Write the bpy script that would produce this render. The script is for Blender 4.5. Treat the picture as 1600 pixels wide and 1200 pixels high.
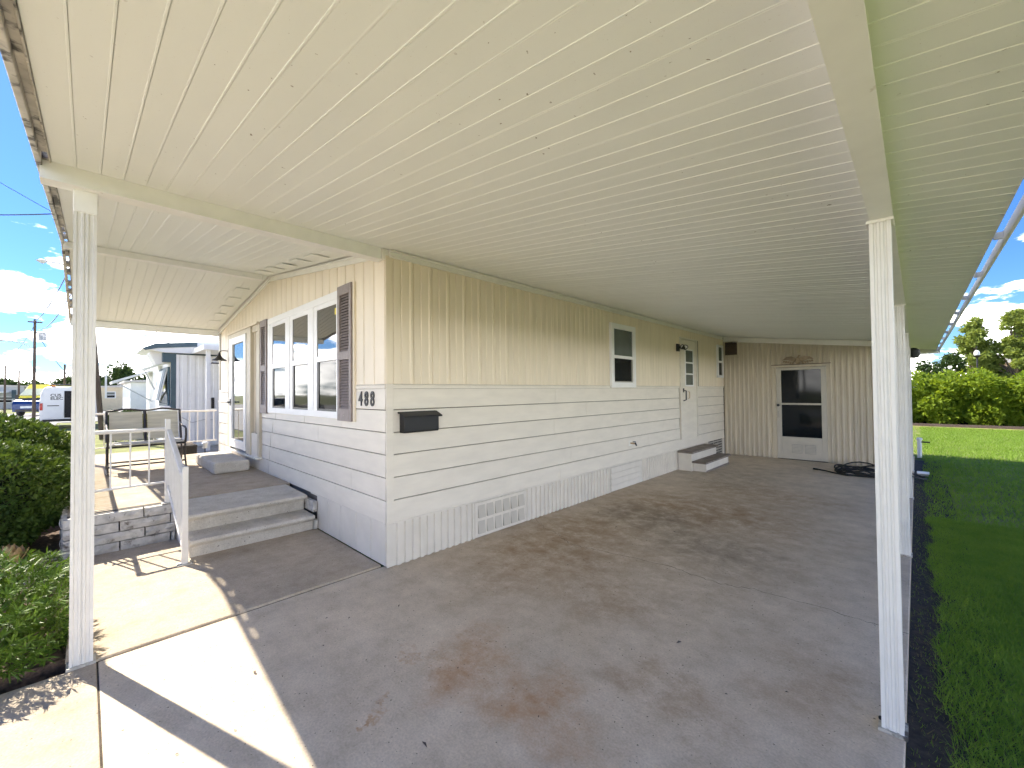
import bpy, bmesh, math, random
import numpy as np
from mathutils import Vector, Matrix

for o in list(bpy.data.objects): bpy.data.objects.remove(o)
S = bpy.context.scene
COL = S.collection
rad = math.radians

# ------------------------------------------------------------------ camera
YAW, PITCH, ROLL, FPX = 0.772221, 0.0187667, -0.00946594, 648.956
fw = Vector((-math.sin(YAW)*math.cos(PITCH), math.cos(YAW)*math.cos(PITCH), math.sin(PITCH)))
rt0 = Vector((math.cos(YAW), math.sin(YAW), 0)); up0 = rt0.cross(fw)
rt = math.cos(ROLL)*rt0 + math.sin(ROLL)*up0
up = -math.sin(ROLL)*rt0 + math.cos(ROLL)*up0
cam = bpy.data.cameras.new('camera'); camo = bpy.data.objects.new('camera', cam); COL.objects.link(camo)
cam.sensor_width = 36; cam.lens = FPX*36/1600; cam.clip_start = 0.05; cam.clip_end = 1500
camo.matrix_world = Matrix(((rt.x, up.x, -fw.x, 0), (rt.y, up.y, -fw.y, 0), (rt.z, up.z, -fw.z, 1.6), (0, 0, 0, 1)))
S.camera = camo

# ------------------------------------------------------------------ sky, sun, exposure
SUN_EL = rad(48.0)
to_sun = Vector((-0.945*math.cos(SUN_EL), -0.328*math.cos(SUN_EL), math.sin(SUN_EL))).normalized()
W = bpy.data.worlds.new('World'); S.world = W; W.use_nodes = True
nt = W.node_tree; nt.nodes.clear()
def N(t, ty, **k):
    n = t.nodes.new(ty)
    for a, b in k.items(): setattr(n, a, b)
    return n
def wire(t, a, b): t.links.new(a, b)
out = N(nt, 'ShaderNodeOutputWorld')
sky = N(nt, 'ShaderNodeTexSky', sky_type='NISHITA', sun_disc=False)
sky.sun_elevation = SUN_EL; sky.sun_rotation = math.atan2(to_sun.x, to_sun.y)
sky.air_density = 1.0; sky.dust_density = 0.25; sky.ozone_density = 3.0; sky.altitude = 0
bg1 = N(nt, 'ShaderNodeBackground'); bg1.inputs[1].default_value = 0.040
bg2 = N(nt, 'ShaderNodeBackground'); bg2.inputs[1].default_value = 1.7
hsv = N(nt, 'ShaderNodeHueSaturation'); hsv.inputs['Saturation'].default_value = 1.12
wire(nt, sky.outputs[0], hsv.inputs['Color']); tint = N(nt, 'ShaderNodeMix', data_type='RGBA', blend_type='MULTIPLY'); tint.inputs[0].default_value = 1; tint.inputs[7].default_value = (0.46, 0.66, 1.0, 1)
wire(nt, hsv.outputs[0], tint.inputs[6]); wire(nt, tint.outputs[2], bg1.inputs[0])
tc = N(nt, 'ShaderNodeTexCoord'); sep = N(nt, 'ShaderNodeSeparateXYZ'); wire(nt, tc.outputs['Generated'], sep.inputs[0])
mp = N(nt, 'ShaderNodeMapping'); mp.inputs['Scale'].default_value = (4.2, 4.2, 12.0); wire(nt, tc.outputs['Generated'], mp.inputs[0])
cn = N(nt, 'ShaderNodeTexNoise'); cn.inputs['Scale'].default_value = 2.0; cn.inputs['Detail'].default_value = 6; cn.inputs['Roughness'].default_value = 0.58
wire(nt, mp.outputs[0], cn.inputs['Vector'])
thr = N(nt, 'ShaderNodeMapRange'); thr.inputs[1].default_value = 0.0; thr.inputs[2].default_value = 0.36; thr.inputs[3].default_value = 0.0; thr.inputs[4].default_value = 0.25
wire(nt, sep.outputs[2], thr.inputs[0])
sb = N(nt, 'ShaderNodeMath', operation='SUBTRACT'); wire(nt, cn.outputs[0], sb.inputs[0]); wire(nt, thr.outputs[0], sb.inputs[1])
msk = N(nt, 'ShaderNodeMapRange'); msk.interpolation_type = 'SMOOTHSTEP'
msk.inputs[1].default_value = 0.38; msk.inputs[2].default_value = 0.50; wire(nt, sb.outputs[0], msk.inputs[0])
cr = N(nt, 'ShaderNodeValToRGB'); cr.color_ramp.elements[0].position = 0.54; cr.color_ramp.elements[0].color = (1.0, 0.97, 0.93, 1)
cr.color_ramp.elements[1].position = 0.68; cr.color_ramp.elements[1].color = (0.17, 0.19, 0.22, 1)
wire(nt, cn.outputs[0], cr.inputs[0]); wire(nt, cr.outputs[0], bg2.inputs[0])
mx = N(nt, 'ShaderNodeMixShader'); wire(nt, msk.outputs[0], mx.inputs[0]); wire(nt, bg1.outputs[0], mx.inputs[1]); wire(nt, bg2.outputs[0], mx.inputs[2])
wire(nt, mx.outputs[0], out.inputs[0])

sun = bpy.data.lights.new('sun', 'SUN'); sun.energy = 2.0; sun.angle = rad(0.53); sun.color = (1.0, 0.91, 0.76)
suno = bpy.data.objects.new('sun', sun); COL.objects.link(suno); suno.location = (-20, -8, 25)
suno.rotation_euler = (-to_sun).to_track_quat('-Z', 'Y').to_euler()

S.view_settings.view_transform = 'Standard'; S.view_settings.look = 'None'
S.view_settings.exposure = 2.58; S.view_settings.gamma = 1; S.view_settings.use_curve_mapping = False
S.render.engine = 'CYCLES'
S.cycles.max_bounces = 6; S.cycles.diffuse_bounces = 5; S.cycles.glossy_bounces = 3; S.cycles.transmission_bounces = 3
S.cycles.sample_clamp_indirect = 6
S.cycles.use_adaptive_sampling = True; S.cycles.adaptive_threshold = 0.03; S.cycles.use_denoising = True
S.cycles.use_light_tree = False

# ------------------------------------------------------------------ materials
def newmat(name):
    m = bpy.data.materials.new(name); m.use_nodes = True
    b = m.node_tree.nodes['Principled BSDF']
    return m, m.node_tree, b
def pos(t):
    g = N(t, 'ShaderNodeNewGeometry'); return g.outputs['Position']
def noise(t, vec, scale, detail=4, rough=0.55, mapscale=None):
    n = N(t, 'ShaderNodeTexNoise'); n.inputs['Scale'].default_value = scale; n.inputs['Detail'].default_value = detail; n.inputs['Roughness'].default_value = rough
    if mapscale:
        m_ = N(t, 'ShaderNodeMapping'); m_.inputs['Scale'].default_value = mapscale; wire(t, vec, m_.inputs[0]); vec = m_.outputs[0]
    wire(t, vec, n.inputs['Vector']); return n.outputs[0]
def ramp(t, fac, stops):
    r = N(t, 'ShaderNodeValToRGB'); e = r.color_ramp.elements
    while len(e) < len(stops): e.new(0.5)
    for k, (p, c) in enumerate(stops):
        e[k].position = p; e[k].color = (*c, 1) if len(c) == 3 else c
    wire(t, fac, r.inputs[0]); return r.outputs[0]
def mixc(t, fac, a, b, mode='MIX'):
    m_ = N(t, 'ShaderNodeMix', data_type='RGBA', blend_type=mode)
    if isinstance(fac, float): m_.inputs[0].default_value = fac
    else: wire(t, fac, m_.inputs[0])
    for i, v in ((6, a), (7, b)):
        if isinstance(v, tuple): m_.inputs[i].default_value = (*v, 1)
        else: wire(t, v, m_.inputs[i])
    return m_.outputs[2]
def bump(t, b, h, strength=0.3, dist=0.01):
    n = N(t, 'ShaderNodeBump'); n.inputs['Strength'].default_value = strength; n.inputs['Distance'].default_value = dist
    wire(t, h, n.inputs['Height']); wire(t, n.outputs[0], b.inputs['Normal'])
def mat(name, col, rough=0.6, var=0.08, scale=4.0, bmp=0.0, bscale=60, metal=0.0, dirt=None, dscale=3.0, dpos=(0.56, 0.72), mapscale=None):
    m, t, b = newmat(name); p = pos(t)
    lo = tuple(max(0, c*(1-var)) for c in col); hi = tuple(min(1, c*(1+var)) for c in col)
    c = ramp(t, noise(t, p, scale, 3, mapscale=mapscale), [(0.3, lo), (0.7, hi)])
    if dirt:
        k = ramp(t, noise(t, p, dscale, 4, 0.65), [(dpos[0], (0, 0, 0)), (dpos[1], (1, 1, 1))])
        c = mixc(t, k, c, dirt)
    wire(t, c, b.inputs['Base Color'])
    b.inputs['Roughness'].default_value = rough; b.inputs['Metallic'].default_value = metal
    if bmp: bump(t, b, noise(t, p, bscale, 3), bmp, 0.004)
    return m
def glass(name, col=(0.012, 0.016, 0.02), ior=1.8, rough=0.015):
    m, t, b = newmat(name); b.inputs['Base Color'].default_value = (*col, 1); b.inputs['Roughness'].default_value = rough
    b.inputs['IOR'].default_value = ior
    bump(t, b, noise(t, pos(t), 1.6, 1), 0.06, 0.02)
    return m
def leafmat(name, dark, light, trans=0.3, rough=0.45):
    m, t, b = newmat(name)
    g = N(t, 'ShaderNodeNewGeometry')
    c = ramp(t, noise(t, g.outputs['Position'], 3.0, 2, 0.7), [(0.3, dark), (0.7, light)])
    c2 = mixc(t, 0.35, c, ramp(t, noise(t, g.outputs['Position'], 40, 0), [(0.3, dark), (0.75, light)]))
    wire(t, c2, b.inputs['Base Color']); b.inputs['Roughness'].default_value = rough+.15; b.inputs['Specular IOR Level'].default_value = 0.25
    tr = N(t, 'ShaderNodeBsdfTranslucent'); wire(t, mixc(t, 0.5, c2, (light[0]*1.6, light[1]*1.5, light[2]*0.7)), tr.inputs[0])
    ms = N(t, 'ShaderNodeMixShader'); ms.inputs[0].default_value = trans
    o = t.nodes['Material Output']; wire(t, b.outputs[0], ms.inputs[1]); wire(t, tr.outputs[0], ms.inputs[2]); wire(t, ms.outputs[0], o.inputs[0])
    return m

def ceiling_material():
    m, t, b = newmat('ceiling_enamel'); p = pos(t)
    c = ramp(t, noise(t, p, 1.3, 4, mapscale=(0.5, 2.5, 1)), [(0.3, (0.82, 0.84, 0.795)), (0.7, (0.86, 0.88, 0.835))])
    sp = ramp(t, noise(t, p, 38, 2, 0.5), [(0.735, (0, 0, 0)), (0.76, (1, 1, 1))])
    zone = ramp(t, noise(t, p, 1.7, 3), [(0.46, (0, 0, 0)), (0.62, (1, 1, 1))])
    k = mixc(t, 1.0, sp, zone, 'MULTIPLY')
    c = mixc(t, k, c, (0.22, 0.18, 0.13))
    fine = ramp(t, noise(t, p, 160, 2), [(0.70, (0, 0, 0)), (0.78, (0.5, 0.5, 0.5))])
    c = mixc(t, fine, c, (0.5, 0.44, 0.34))
    wire(t, c, b.inputs['Base Color']); b.inputs['Roughness'].default_value = 0.42
    return m

def concrete_material(name, base, stains=True):
    m, t, b = newmat(name); p = pos(t)
    lo = tuple(c*0.90 for c in base); hi = tuple(min(1, c*1.10) for c in base)
    c = ramp(t, noise(t, p, 1.1, 4, 0.62), [(0.3, lo), (0.7, hi)])
    grain = ramp(t, noise(t, p, 90, 1, 0.6), [(0.25, (0.86, 0.86, 0.86)), (0.6, (1.02, 1.02, 1.02)), (0.85, (1.12, 1.12, 1.12))])
    c = mixc(t, 1.0, c, grain, 'MULTIPLY')
    mott = ramp(t, noise(t, p, 5, 7, 0.75), [(0.32, (0.80, 0.78, 0.74)), (0.5, (0.97, 0.96, 0.95)), (0.66, (1.08, 1.08, 1.08))])
    c = mixc(t, 1.0, c, mott, 'MULTIPLY')
    if stains:
        ds = N(t, 'ShaderNodeVectorMath', operation='ADD'); nn = N(t, 'ShaderNodeTexNoise'); nn.inputs['Scale'].default_value = 2.6; nn.inputs['Detail'].default_value = 5; nn.inputs['Roughness'].default_value = 0.7
        wire(t, p, nn.inputs['Vector'])
        sc = N(t, 'ShaderNodeVectorMath', operation='MULTIPLY_ADD'); wire(t, nn.outputs['Color'], sc.inputs[0]); sc.inputs[1].default_value = (0.9, 0.9, 0); sc.inputs[2].default_value = (-0.45, -0.45, 0)
        wire(t, p, ds.inputs[0]); wire(t, sc.outputs[0], ds.inputs[1])
        tx = ramp(t, noise(t, p, 4.5, 9, 0.78), [(0.36, (0.0, 0.0, 0.0)), (0.64, (1, 1, 1))])
        def blob(cx, cy, rx, ry, rot, edge=0.5):
            mp_ = N(t, 'ShaderNodeMapping', vector_type='TEXTURE'); mp_.inputs['Location'].default_value = (cx, cy, 0)
            mp_.inputs['Rotation'].default_value = (0, 0, rot); mp_.inputs['Scale'].default_value = (rx, ry, 1)
            wire(t, ds.outputs[0], mp_.inputs[0])
            ln = N(t, 'ShaderNodeVectorMath', operation='LENGTH'); wire(t, mp_.outputs[0], ln.inputs[0])
            mr = N(t, 'ShaderNodeMapRange'); mr.interpolation_type = 'SMOOTHSTEP'; mr.inputs[1].default_value = 1.0; mr.inputs[2].default_value = edge*0.4; wire(t, ln.outputs['Value'], mr.inputs[0])
            return mr.outputs[0]
        def stain(c, col, amt, *bl):
            k = blob(*bl)
            k2 = N(t, 'ShaderNodeMath', operation='MULTIPLY'); wire(t, k, k2.inputs[0])
            wire(t, tx, k2.inputs[1])
            k3 = N(t, 'ShaderNodeMath', operation='MULTIPLY'); wire(t, k2.outputs[0], k3.inputs[0]); k3.inputs[1].default_value = amt
            return mixc(t, k3.outputs[0], c, col)
        brown = (0.34, 0.225, 0.125); dark = (0.19, 0.155, 0.115); rust = (0.43, 0.22, 0.085)
        c = stain(c, (0.40, 0.30, 0.195), 0.70, -2.0, 4.8, 2.6, 3.9, 0.0)
        c = stain(c, brown, 0.95, -2.75, 3.5, 1.0, 2.0, 0.1)
        c = stain(c, brown, 0.95, -2.1, 5.7, 1.7, 1.2, 0.1)
        c = stain(c, dark, 0.75, -2.5, 5.0, 0.9, 0.8, 0.3)
        c = stain(c, dark, 0.6, -1.5, 4.4, 1.0, 0.7, -0.1)
        c = stain(c, dark, 0.55, -2.4, 8.3, 1.2, 1.7, 0.0)
        c = stain(c, brown, 0.7, -1.6, 7.2, 1.6, 0.9, 0.0)
        c = stain(c, rust, 0.75, -1.95, 1.62, 0.28, 0.5, 0.5)
        c = stain(c, rust, 0.7, -1.42, 1.62, 0.6, 0.28, -0.15)
        c = stain(c, brown, 0.8, -1.0, 2.12, 0.55, 0.28, 0.3)
        c = stain(c, brown, 0.6, -1.75, 2.8, 0.6, 0.5, 0.4)
        c = stain(c, rust, 0.9, -2.03, 1.14, 0.05, 0.16, 0.9)
        c = stain(c, rust, 0.8, -2.25, 1.44, 0.16, 0.05, 0.2)
        c = stain(c, brown, 0.6, -0.45, 2.7, 0.35, 0.6, 0.0)
    sp = ramp(t, noise(t, p, 70, 0, 0.5), [(0.80, (0, 0, 0)), (0.83, (0.8, 0.8, 0.8))])
    c = mixc(t, sp, c, (0.10, 0.085, 0.065))
    wire(t, c, b.inputs['Base Color']); b.inputs['Roughness'].default_value = 0.85
    b.inputs['Specular IOR Level'].default_value = 0.3
    bump(t, b, noise(t, p, 55, 2, 0.7), 0.35, 0.006)
    return m

M = dict(
    ceiling=ceiling_material(),
    beam=mat('beam_enamel', (0.87, 0.87, 0.84), 0.45, 0.04, 6, dirt=(0.45, 0.38, 0.28), dscale=9, dpos=(0.70, 0.80)),
    post=mat('post_enamel', (0.72, 0.71, 0.67), 0.4, 0.04, 8, dirt=(0.55, 0.5, 0.42), dscale=10, dpos=(0.70, 0.85)),
    white=mat('white_trim', (0.80, 0.78, 0.72), 0.45, 0.04, 6, dirt=(0.5, 0.45, 0.36), dscale=12, dpos=(0.70, 0.85)),
    vinyl=mat('white_vinyl', (0.82, 0.82, 0.82), 0.35, 0.02, 6),
    fascia=mat('weathered_fascia', (0.55, 0.52, 0.46), 0.5, 0.25, 9, dirt=(0.08, 0.07, 0.06), dscale=8, dpos=(0.52, 0.62), metal=0.2),
    tan=mat('tan_panel', (0.78, 0.69, 0.545), 0.5, 0.05, 3, mapscale=(2, 2, 0.3)),
    lap=mat('cream_lap_siding', (0.745, 0.695, 0.605), 0.55, 0.05, 3, mapscale=(1, 1, 4)),
    skirt=mat('grey_skirting', (0.69, 0.645, 0.565), 0.5, 0.05, 5),
    shed=mat('shed_metal', (0.56, 0.495, 0.38), 0.5, 0.09, 4, mapscale=(3, 3, 0.4)),
    backing=mat('dark_backing', (0.05, 0.045, 0.04), 0.9, 0.1),
    shutter=mat('mauve_shutter', (0.25, 0.21, 0.20), 0.55, 0.12, 20, dirt=(0.27, 0.24, 0.22), dscale=20, dpos=(0.60, 0.76)),
    glass=glass('upper_glass', ior=2.9), screen=glass('lower_glass', (0.006, 0.009, 0.012), 1.28, 0.05),
    doorglass=glass('door_glass', (0.02, 0.03, 0.04), 4.2), litglass=mat('frosted_pane', (0.10, 0.12, 0.11), 0.25, 0.1),
    black=mat('black_metal', (0.012, 0.012, 0.014), 0.4, 0.1), navy=mat('mailbox_paint', (0.003, 0.0035, 0.006), 0.5, 0.1),
    concrete=concrete_material('carport_concrete', (0.67, 0.565, 0.43)),
    walk=concrete_material('walk_concrete', (0.48, 0.405, 0.31), False),
    step=concrete_material('step_concrete', (0.62, 0.585, 0.52), False),
    block=mat('split_block', (0.52, 0.50, 0.46), 0.9, 0.22, 14, bmp=0.7, bscale=45, dirt=(0.14, 0.12, 0.10), dscale=11, dpos=(0.58, 0.70)),
    mortar=mat('mortar', (0.10, 0.09, 0.08), 0.95, 0.2, 20),
    rail=mat('rail_enamel', (0.74, 0.72, 0.68), 0.4, 0.05, 10, dirt=(0.35, 0.22, 0.13), dscale=25, dpos=(0.70, 0.80)),
    bronze=mat('bronze_frame', (0.035, 0.03, 0.03), 0.45, 0.2, 20),
    sling=mat('sling_mesh', (0.60, 0.56, 0.45), 0.8, 0.16, 3, mapscale=(1, 1, 9)),
    seatsling=mat('pale_sling', (0.62, 0.60, 0.54), 0.8, 0.1, 5),
    soil=mat('soil', (0.055, 0.042, 0.03), 0.95, 0.5, 30, bmp=0.8, bscale=70),
    mulch=mat('mulch', (0.10, 0.065, 0.045), 0.95, 0.6, 35, bmp=0.8, bscale=60),
    lawn=mat('lawn_ground', (0.18, 0.195, 0.06), 0.95, 0.35, 1.5, bmp=0.6, bscale=80, dirt=(0.16, 0.15, 0.06), dscale=0.6, dpos=(0.55, 0.75)),
    drygrass=mat('dry_grass', (0.27, 0.22, 0.085), 0.95, 0.3, 3, bmp=0.6, bscale=60, dirt=(0.15, 0.20, 0.04), dscale=1.5, dpos=(0.42, 0.62)),
    blade=leafmat('grass_blade', (0.11, 0.22, 0.03), (0.29, 0.43, 0.065), 0.35),
    road=mat('road', (0.34, 0.33, 0.31), 0.9, 0.1, 6, bmp=0.3, bscale=80),
    hedge=leafmat('hedge_leaf', (0.08, 0.145, 0.012), (0.28, 0.37, 0.035), 0.45),
    shrub=leafmat('shrub_leaf', (0.020, 0.055, 0.012), (0.125, 0.19, 0.030), 0.18, 0.35),
    strap=leafmat('strap_leaf', (0.022, 0.065, 0.010), (0.15, 0.25, 0.03), 0.2, 0.3),
    oak=leafmat('oak_leaf', (0.022, 0.048, 0.014), (0.06, 0.10, 0.026), 0.25),
    cypress=leafmat('pale_tree_leaf', (0.10, 0.15, 0.03), (0.30, 0.36, 0.09), 0.4),
    yellowleaf=leafmat('yellow_leaf', (0.16, 0.17, 0.02), (0.36, 0.32, 0.05), 0.3),
    core=mat('shade_core', (0.012, 0.014, 0.008), 1.0, 0.3, 10),  # inner shade put in as a near-black solid, also blocks see-through
    bark=mat('bark', (0.15, 0.12, 0.09), 0.95, 0.3, 12, bmp=0.8, bscale=30),
    polewood=mat('pole_wood', (0.10, 0.075, 0.055), 0.9, 0.25, 10, mapscale=(4, 4, 0.5)),
    rubber=mat('rubber', (0.018, 0.018, 0.018), 0.65, 0.2, 30),
    teal=mat('teal_trim', (0.045, 0.085, 0.105), 0.5, 0.1, 6),
    nwall=mat('neighbour_white', (0.72, 0.74, 0.74), 0.45, 0.04, 4),
    cream=mat('cream_wall', (0.62, 0.54, 0.38), 0.7, 0.06, 4), grey=mat('grey_wall', (0.45, 0.47, 0.48), 0.7, 0.06, 4),
    peach=mat('peach_wall', (0.62, 0.40, 0.29), 0.7, 0.1, 4), pinkroof=mat('pale_roof', (0.55, 0.52, 0.48), 0.7, 0.1, 4),
    vanwhite=mat('van_white', (0.74, 0.75, 0.76), 0.25, 0.03, 4), vanyellow=mat('van_yellow', (0.72, 0.62, 0.04), 0.3, 0.05, 4),
    vanblue=mat('van_blue', (0.015, 0.045, 0.16), 0.25, 0.1, 4), silver=mat('silver_paint', (0.42, 0.47, 0.52), 0.25, 0.1, 4, metal=0.3),
    pale=mat('pale_windscreen', (0.55, 0.58, 0.42), 0.12, 0.1, 3), red=mat('red_lens', (0.45, 0.02, 0.02), 0.2, 0.1),
    amber=mat('amber_lens', (0.7, 0.25, 0.02), 0.3, 0.1), interior=mat('van_interior', (0.02, 0.018, 0.017), 0.9, 0.4, 20),
    clay=mat('tan_ceramic', (0.44, 0.29, 0.14), 0.5, 0.15, 15), pebble=mat('pebble', (0.42, 0.34, 0.28), 0.8, 0.4, 20),
    globe=mat('lamp_globe', (0.8, 0.8, 0.78), 0.3, 0.03), brown=mat('louvre_brown', (0.12, 0.085, 0.065), 0.6, 0.15, 10),
    woodbrown=mat('tread_paint', (0.22, 0.18, 0.15), 0.8, 0.3, 8), crack=mat('crack_dirt', (0.055, 0.045, 0.035), 0.95, 0.3, 30),
    joint=mat('joint_dirt', (0.07, 0.055, 0.04), 0.95, 0.4, 25), yellowtag=mat('yellow_sticker', (0.75, 0.6, 0.05), 0.5, 0.1),
    sheddoor=mat('shaded_beige', (0.50, 0.465, 0.40), 0.5, 0.05, 5),  # roof shade put into the colour as a greyer beige
    plaque=mat('carved_plaque', (0.33, 0.255, 0.17), 0.6, 0.2, 20),
    gapshade=mat('gap_shade', (0.17, 0.15, 0.125), 0.9, 0.1),  # dark core colour puts the shade into the gaps between planks
    greyplas=mat('grey_vent', (0.38, 0.36, 0.32), 0.6, 0.1, 10),
)

# ------------------------------------------------------------------ mesh helpers
class MB:
    def __init__(s): s.v = []; s.f = []
    def add(s, vs, fs):
        k = len(s.v); s.v += [tuple(v) for v in vs]; s.f += [tuple(i+k for i in f) for f in fs]; return s
    def box(s, x0, x1, y0, y1, z0, z1):
        return s.add([(x0,y0,z0),(x1,y0,z0),(x1,y1,z0),(x0,y1,z0),(x0,y0,z1),(x1,y0,z1),(x1,y1,z1),(x0,y1,z1)],
                     [(0,3,2,1),(4,5,6,7),(0,1,5,4),(1,2,6,5),(2,3,7,6),(3,0,4,7)])
    def extr(s, prof, axis, c0, c1):
        def P(a, b, c): return {'x': (c, a, b), 'y': (a, c, b), 'z': (a, b, c)}[axis]
        n = len(prof)
        vs = [P(a, b, c0) for a, b in prof] + [P(a, b, c1) for a, b in prof]
        fs = [(i, (i+1) % n, n+(i+1) % n, n+i) for i in range(n)] + [tuple(range(n-1, -1, -1)), tuple(range(n, 2*n))]
        return s.add(vs, fs)
    def loft(s, a, b):            # two equal point loops
        n = len(a)
        return s.add(list(a)+list(b), [(i, (i+1) % n, n+(i+1) % n, n+i) for i in range(n)] + [tuple(range(n-1, -1, -1)), tuple(range(n, 2*n))])
    def rings(s, rs, cap=True):
        n = len(rs[0]); vs = [p for r in rs for p in r]; fs = []
        for k in range(len(rs)-1):
            for i in range(n): fs.append((k*n+i, k*n+(i+1) % n, (k+1)*n+(i+1) % n, (k+1)*n+i))
        if cap: fs += [tuple(range(n-1, -1, -1)), tuple(range((len(rs)-1)*n, len(rs)*n))]
        return s.add(vs, fs)
    def tube(s, pts, r, n=8):
        pts = [Vector(p) for p in pts]; rr = r if isinstance(r, (list, tuple)) else [r]*len(pts); rs = []; u = None
        for i, p in enumerate(pts):
            d = (pts[min(i+1, len(pts)-1)] - pts[max(i-1, 0)]).normalized()
            if u is None: u = d.orthogonal().normalized()
            u = (u - d*u.dot(d)).normalized(); w = d.cross(u)
            rs.append([p + rr[i]*(math.cos(2*math.pi*k/n)*u + math.sin(2*math.pi*k/n)*w) for k in range(n)])
        return s.rings(rs)
    def lathe(s, prof, c, n=16, axis='z'):
        rs = []
        for r, h in prof:
            ring = []
            for k in range(n):
                a = 2*math.pi*k/n; x, y = r*math.cos(a), r*math.sin(a)
                ring.append({'z': (c[0]+x, c[1]+y, c[2]+h), 'y': (c[0]+x, c[1]+h, c[2]+y), 'x': (c[0]+h, c[1]+x, c[2]+y)}[axis])
            rs.append(ring)
        return s.rings(rs)
    def mesh(s, name):
        me = bpy.data.meshes.new(name); bm = bmesh.new()
        vs = [bm.verts.new(v) for v in s.v]
        for f in s.f:
            try: bm.faces.new([vs[i] for i in f])
            except ValueError: pass
        bmesh.ops.recalc_face_normals(bm, faces=bm.faces); bm.to_mesh(me); bm.free(); return me
    def build(s, name, m, parent=None, smooth=False, bevel=0, local=False, label=None):
        me = s.mesh(name); me.materials.append(M[m])
        return place(me, name, parent, smooth=smooth, bevel=bevel, local=local, label=label)
def place(me, name, parent=None, loc=(0, 0, 0), smooth=False, bevel=0, local=False, label=None, rot=None):
    o = bpy.data.objects.new(name, me); COL.objects.link(o); o.location = loc
    if rot: o.rotation_euler = rot
    if parent:
        o.parent = parent
        if not local:
            # geometry is written in world space; only an Empty root carries an offset
            if parent.type == 'EMPTY': o.matrix_parent_inverse = Matrix.Translation(-parent.location)
    if smooth:
        for p in me.polygons: p.use_smooth = True
        md = o.modifiers.new('split', 'EDGE_SPLIT'); md.split_angle = rad(40)
    if bevel:
        md = o.modifiers.new('bevel', 'BEVEL'); md.width = bevel; md.segments = 2; md.limit_method = 'ANGLE'
    if label: o['label'] = label
    return o
def tag(o, label, cat, group=None):
    o['label'] = label; o['category'] = cat
    if group: o['group'] = group
    return o
def thing(name, loc, label, cat, group=None, rz=0):
    o = bpy.data.objects.new(name, None); COL.objects.link(o); o.location = loc; o.rotation_euler = (0, 0, rz); o.empty_display_size = 0.2
    return tag(o, label, cat, group)
def struct(o, kind='structure'): o['kind'] = kind; return o
def pydata(name, v, f, m, parent=None):
    me = bpy.data.meshes.new(name); v = np.asarray(v, np.float32); f = np.asarray(f, np.int32); k = f.shape[1]
    me.vertices.add(len(v)); me.vertices.foreach_set('co', v.ravel())
    me.loops.add(f.size); me.loops.foreach_set('vertex_index', f.ravel())
    me.polygons.add(len(f)); me.polygons.foreach_set('loop_start', np.arange(0, f.size, k, dtype=np.int32))
    try: me.polygons.foreach_set('loop_total', np.full(len(f), k, np.int32))
    except Exception: pass
    me.update(); me.validate(); me.materials.append(M[m])
    return place(me, name, parent)
def text_mesh(name, body, size, m, parent, mtx, extrude=0.004, sx=1.0, bold=0.0, spacing=1.0):
    cu = bpy.data.curves.new(name, 'FONT'); cu.body = body; cu.size = size; cu.extrude = extrude; cu.offset = bold; cu.space_character = spacing; cu.resolution_u = 3
    t = bpy.data.objects.new('tmp_text', cu); COL.objects.link(t)
    dg = bpy.context.evaluated_depsgraph_get(); me = bpy.data.meshes.new_from_object(t.evaluated_get(dg)); me.name = name
    bpy.data.objects.remove(t); bpy.data.curves.remove(cu)
    me.transform(mtx @ Matrix.Diagonal((sx, 1, 1, 1))); me.materials.clear(); me.materials.append(M[m])
    return place(me, name, parent)

rng = np.random.default_rng(7)
def leaf_mesh(pts, nrm, size, aspect=2.2, spread=0.8, up=0.0):
    """diamond leaves: points (n,3), outward normals (n,3)"""
    n = len(pts); d = nrm*0.6 + rng.normal(size=(n, 3))*spread; d[:, 2] += up
    d /= np.linalg.norm(d, axis=1)[:, None]
    a = np.cross(d, rng.normal(size=(n, 3))); a /= np.linalg.norm(a, axis=1)[:, None]
    s = size*(0.6 + 0.8*rng.random(n))[:, None]
    b = np.cross(d, a)
    v = np.stack([pts, pts + d*s*0.5 + a*s/aspect*0.5 + b*s*0.08, pts + d*s, pts + d*s*0.5 - a*s/aspect*0.5 + b*s*0.08], 1).reshape(-1, 3)
    f = np.arange(4*n).reshape(n, 4); return v, f
def lump_points(n, c, r, lumps, seed, shell=0.35):
    """points near the surface of a lumpy ellipsoid"""
    g = np.random.default_rng(seed); d = g.normal(size=(n, 3)); d /= np.linalg.norm(d, axis=1)[:, None]
    k = g.normal(size=(lumps, 3)); k /= np.linalg.norm(k, axis=1)[:, None]
    q = np.max(d @ k.T, axis=1); rr = 0.80 + 0.25*np.clip((q-0.6)/0.4, 0, 1)
    rr *= 1 - shell*g.random(n)**2
    return np.asarray(c) + d*np.asarray(r)*rr[:, None], d

# ================================================================== THE SETTING
ZL = -0.05
g = MB().add([(-500, -300, ZL-0.02), (400, -300, ZL-0.02), (400, 400, ZL-0.02), (-500, 400, ZL-0.02)], [(0, 1, 2, 3)]).build('ground', 'lawn'); struct(g)
struct(MB().add([(-3.0, 13.6, ZL+.004), (.10, 13.6, ZL+.004), (.10, 22.8, ZL+.004), (-3.0, 22.8, ZL+.004)], [(0, 1, 2, 3)]).build('back_lawn', 'lawn'))
struct(MB().add([(0.10, -2, ZL), (9, -2, ZL), (9, 22.8, ZL), (0.10, 22.8, ZL)], [(0, 1, 2, 3)]).build('lawn', 'lawn'))
struct(MB().add([(-3, 22.8, ZL), (30, 22.8, ZL), (30, 27.5, ZL), (-3, 27.5, ZL)], [(0, 1, 2, 3)]).build('dry_verge', 'drygrass'))
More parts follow.
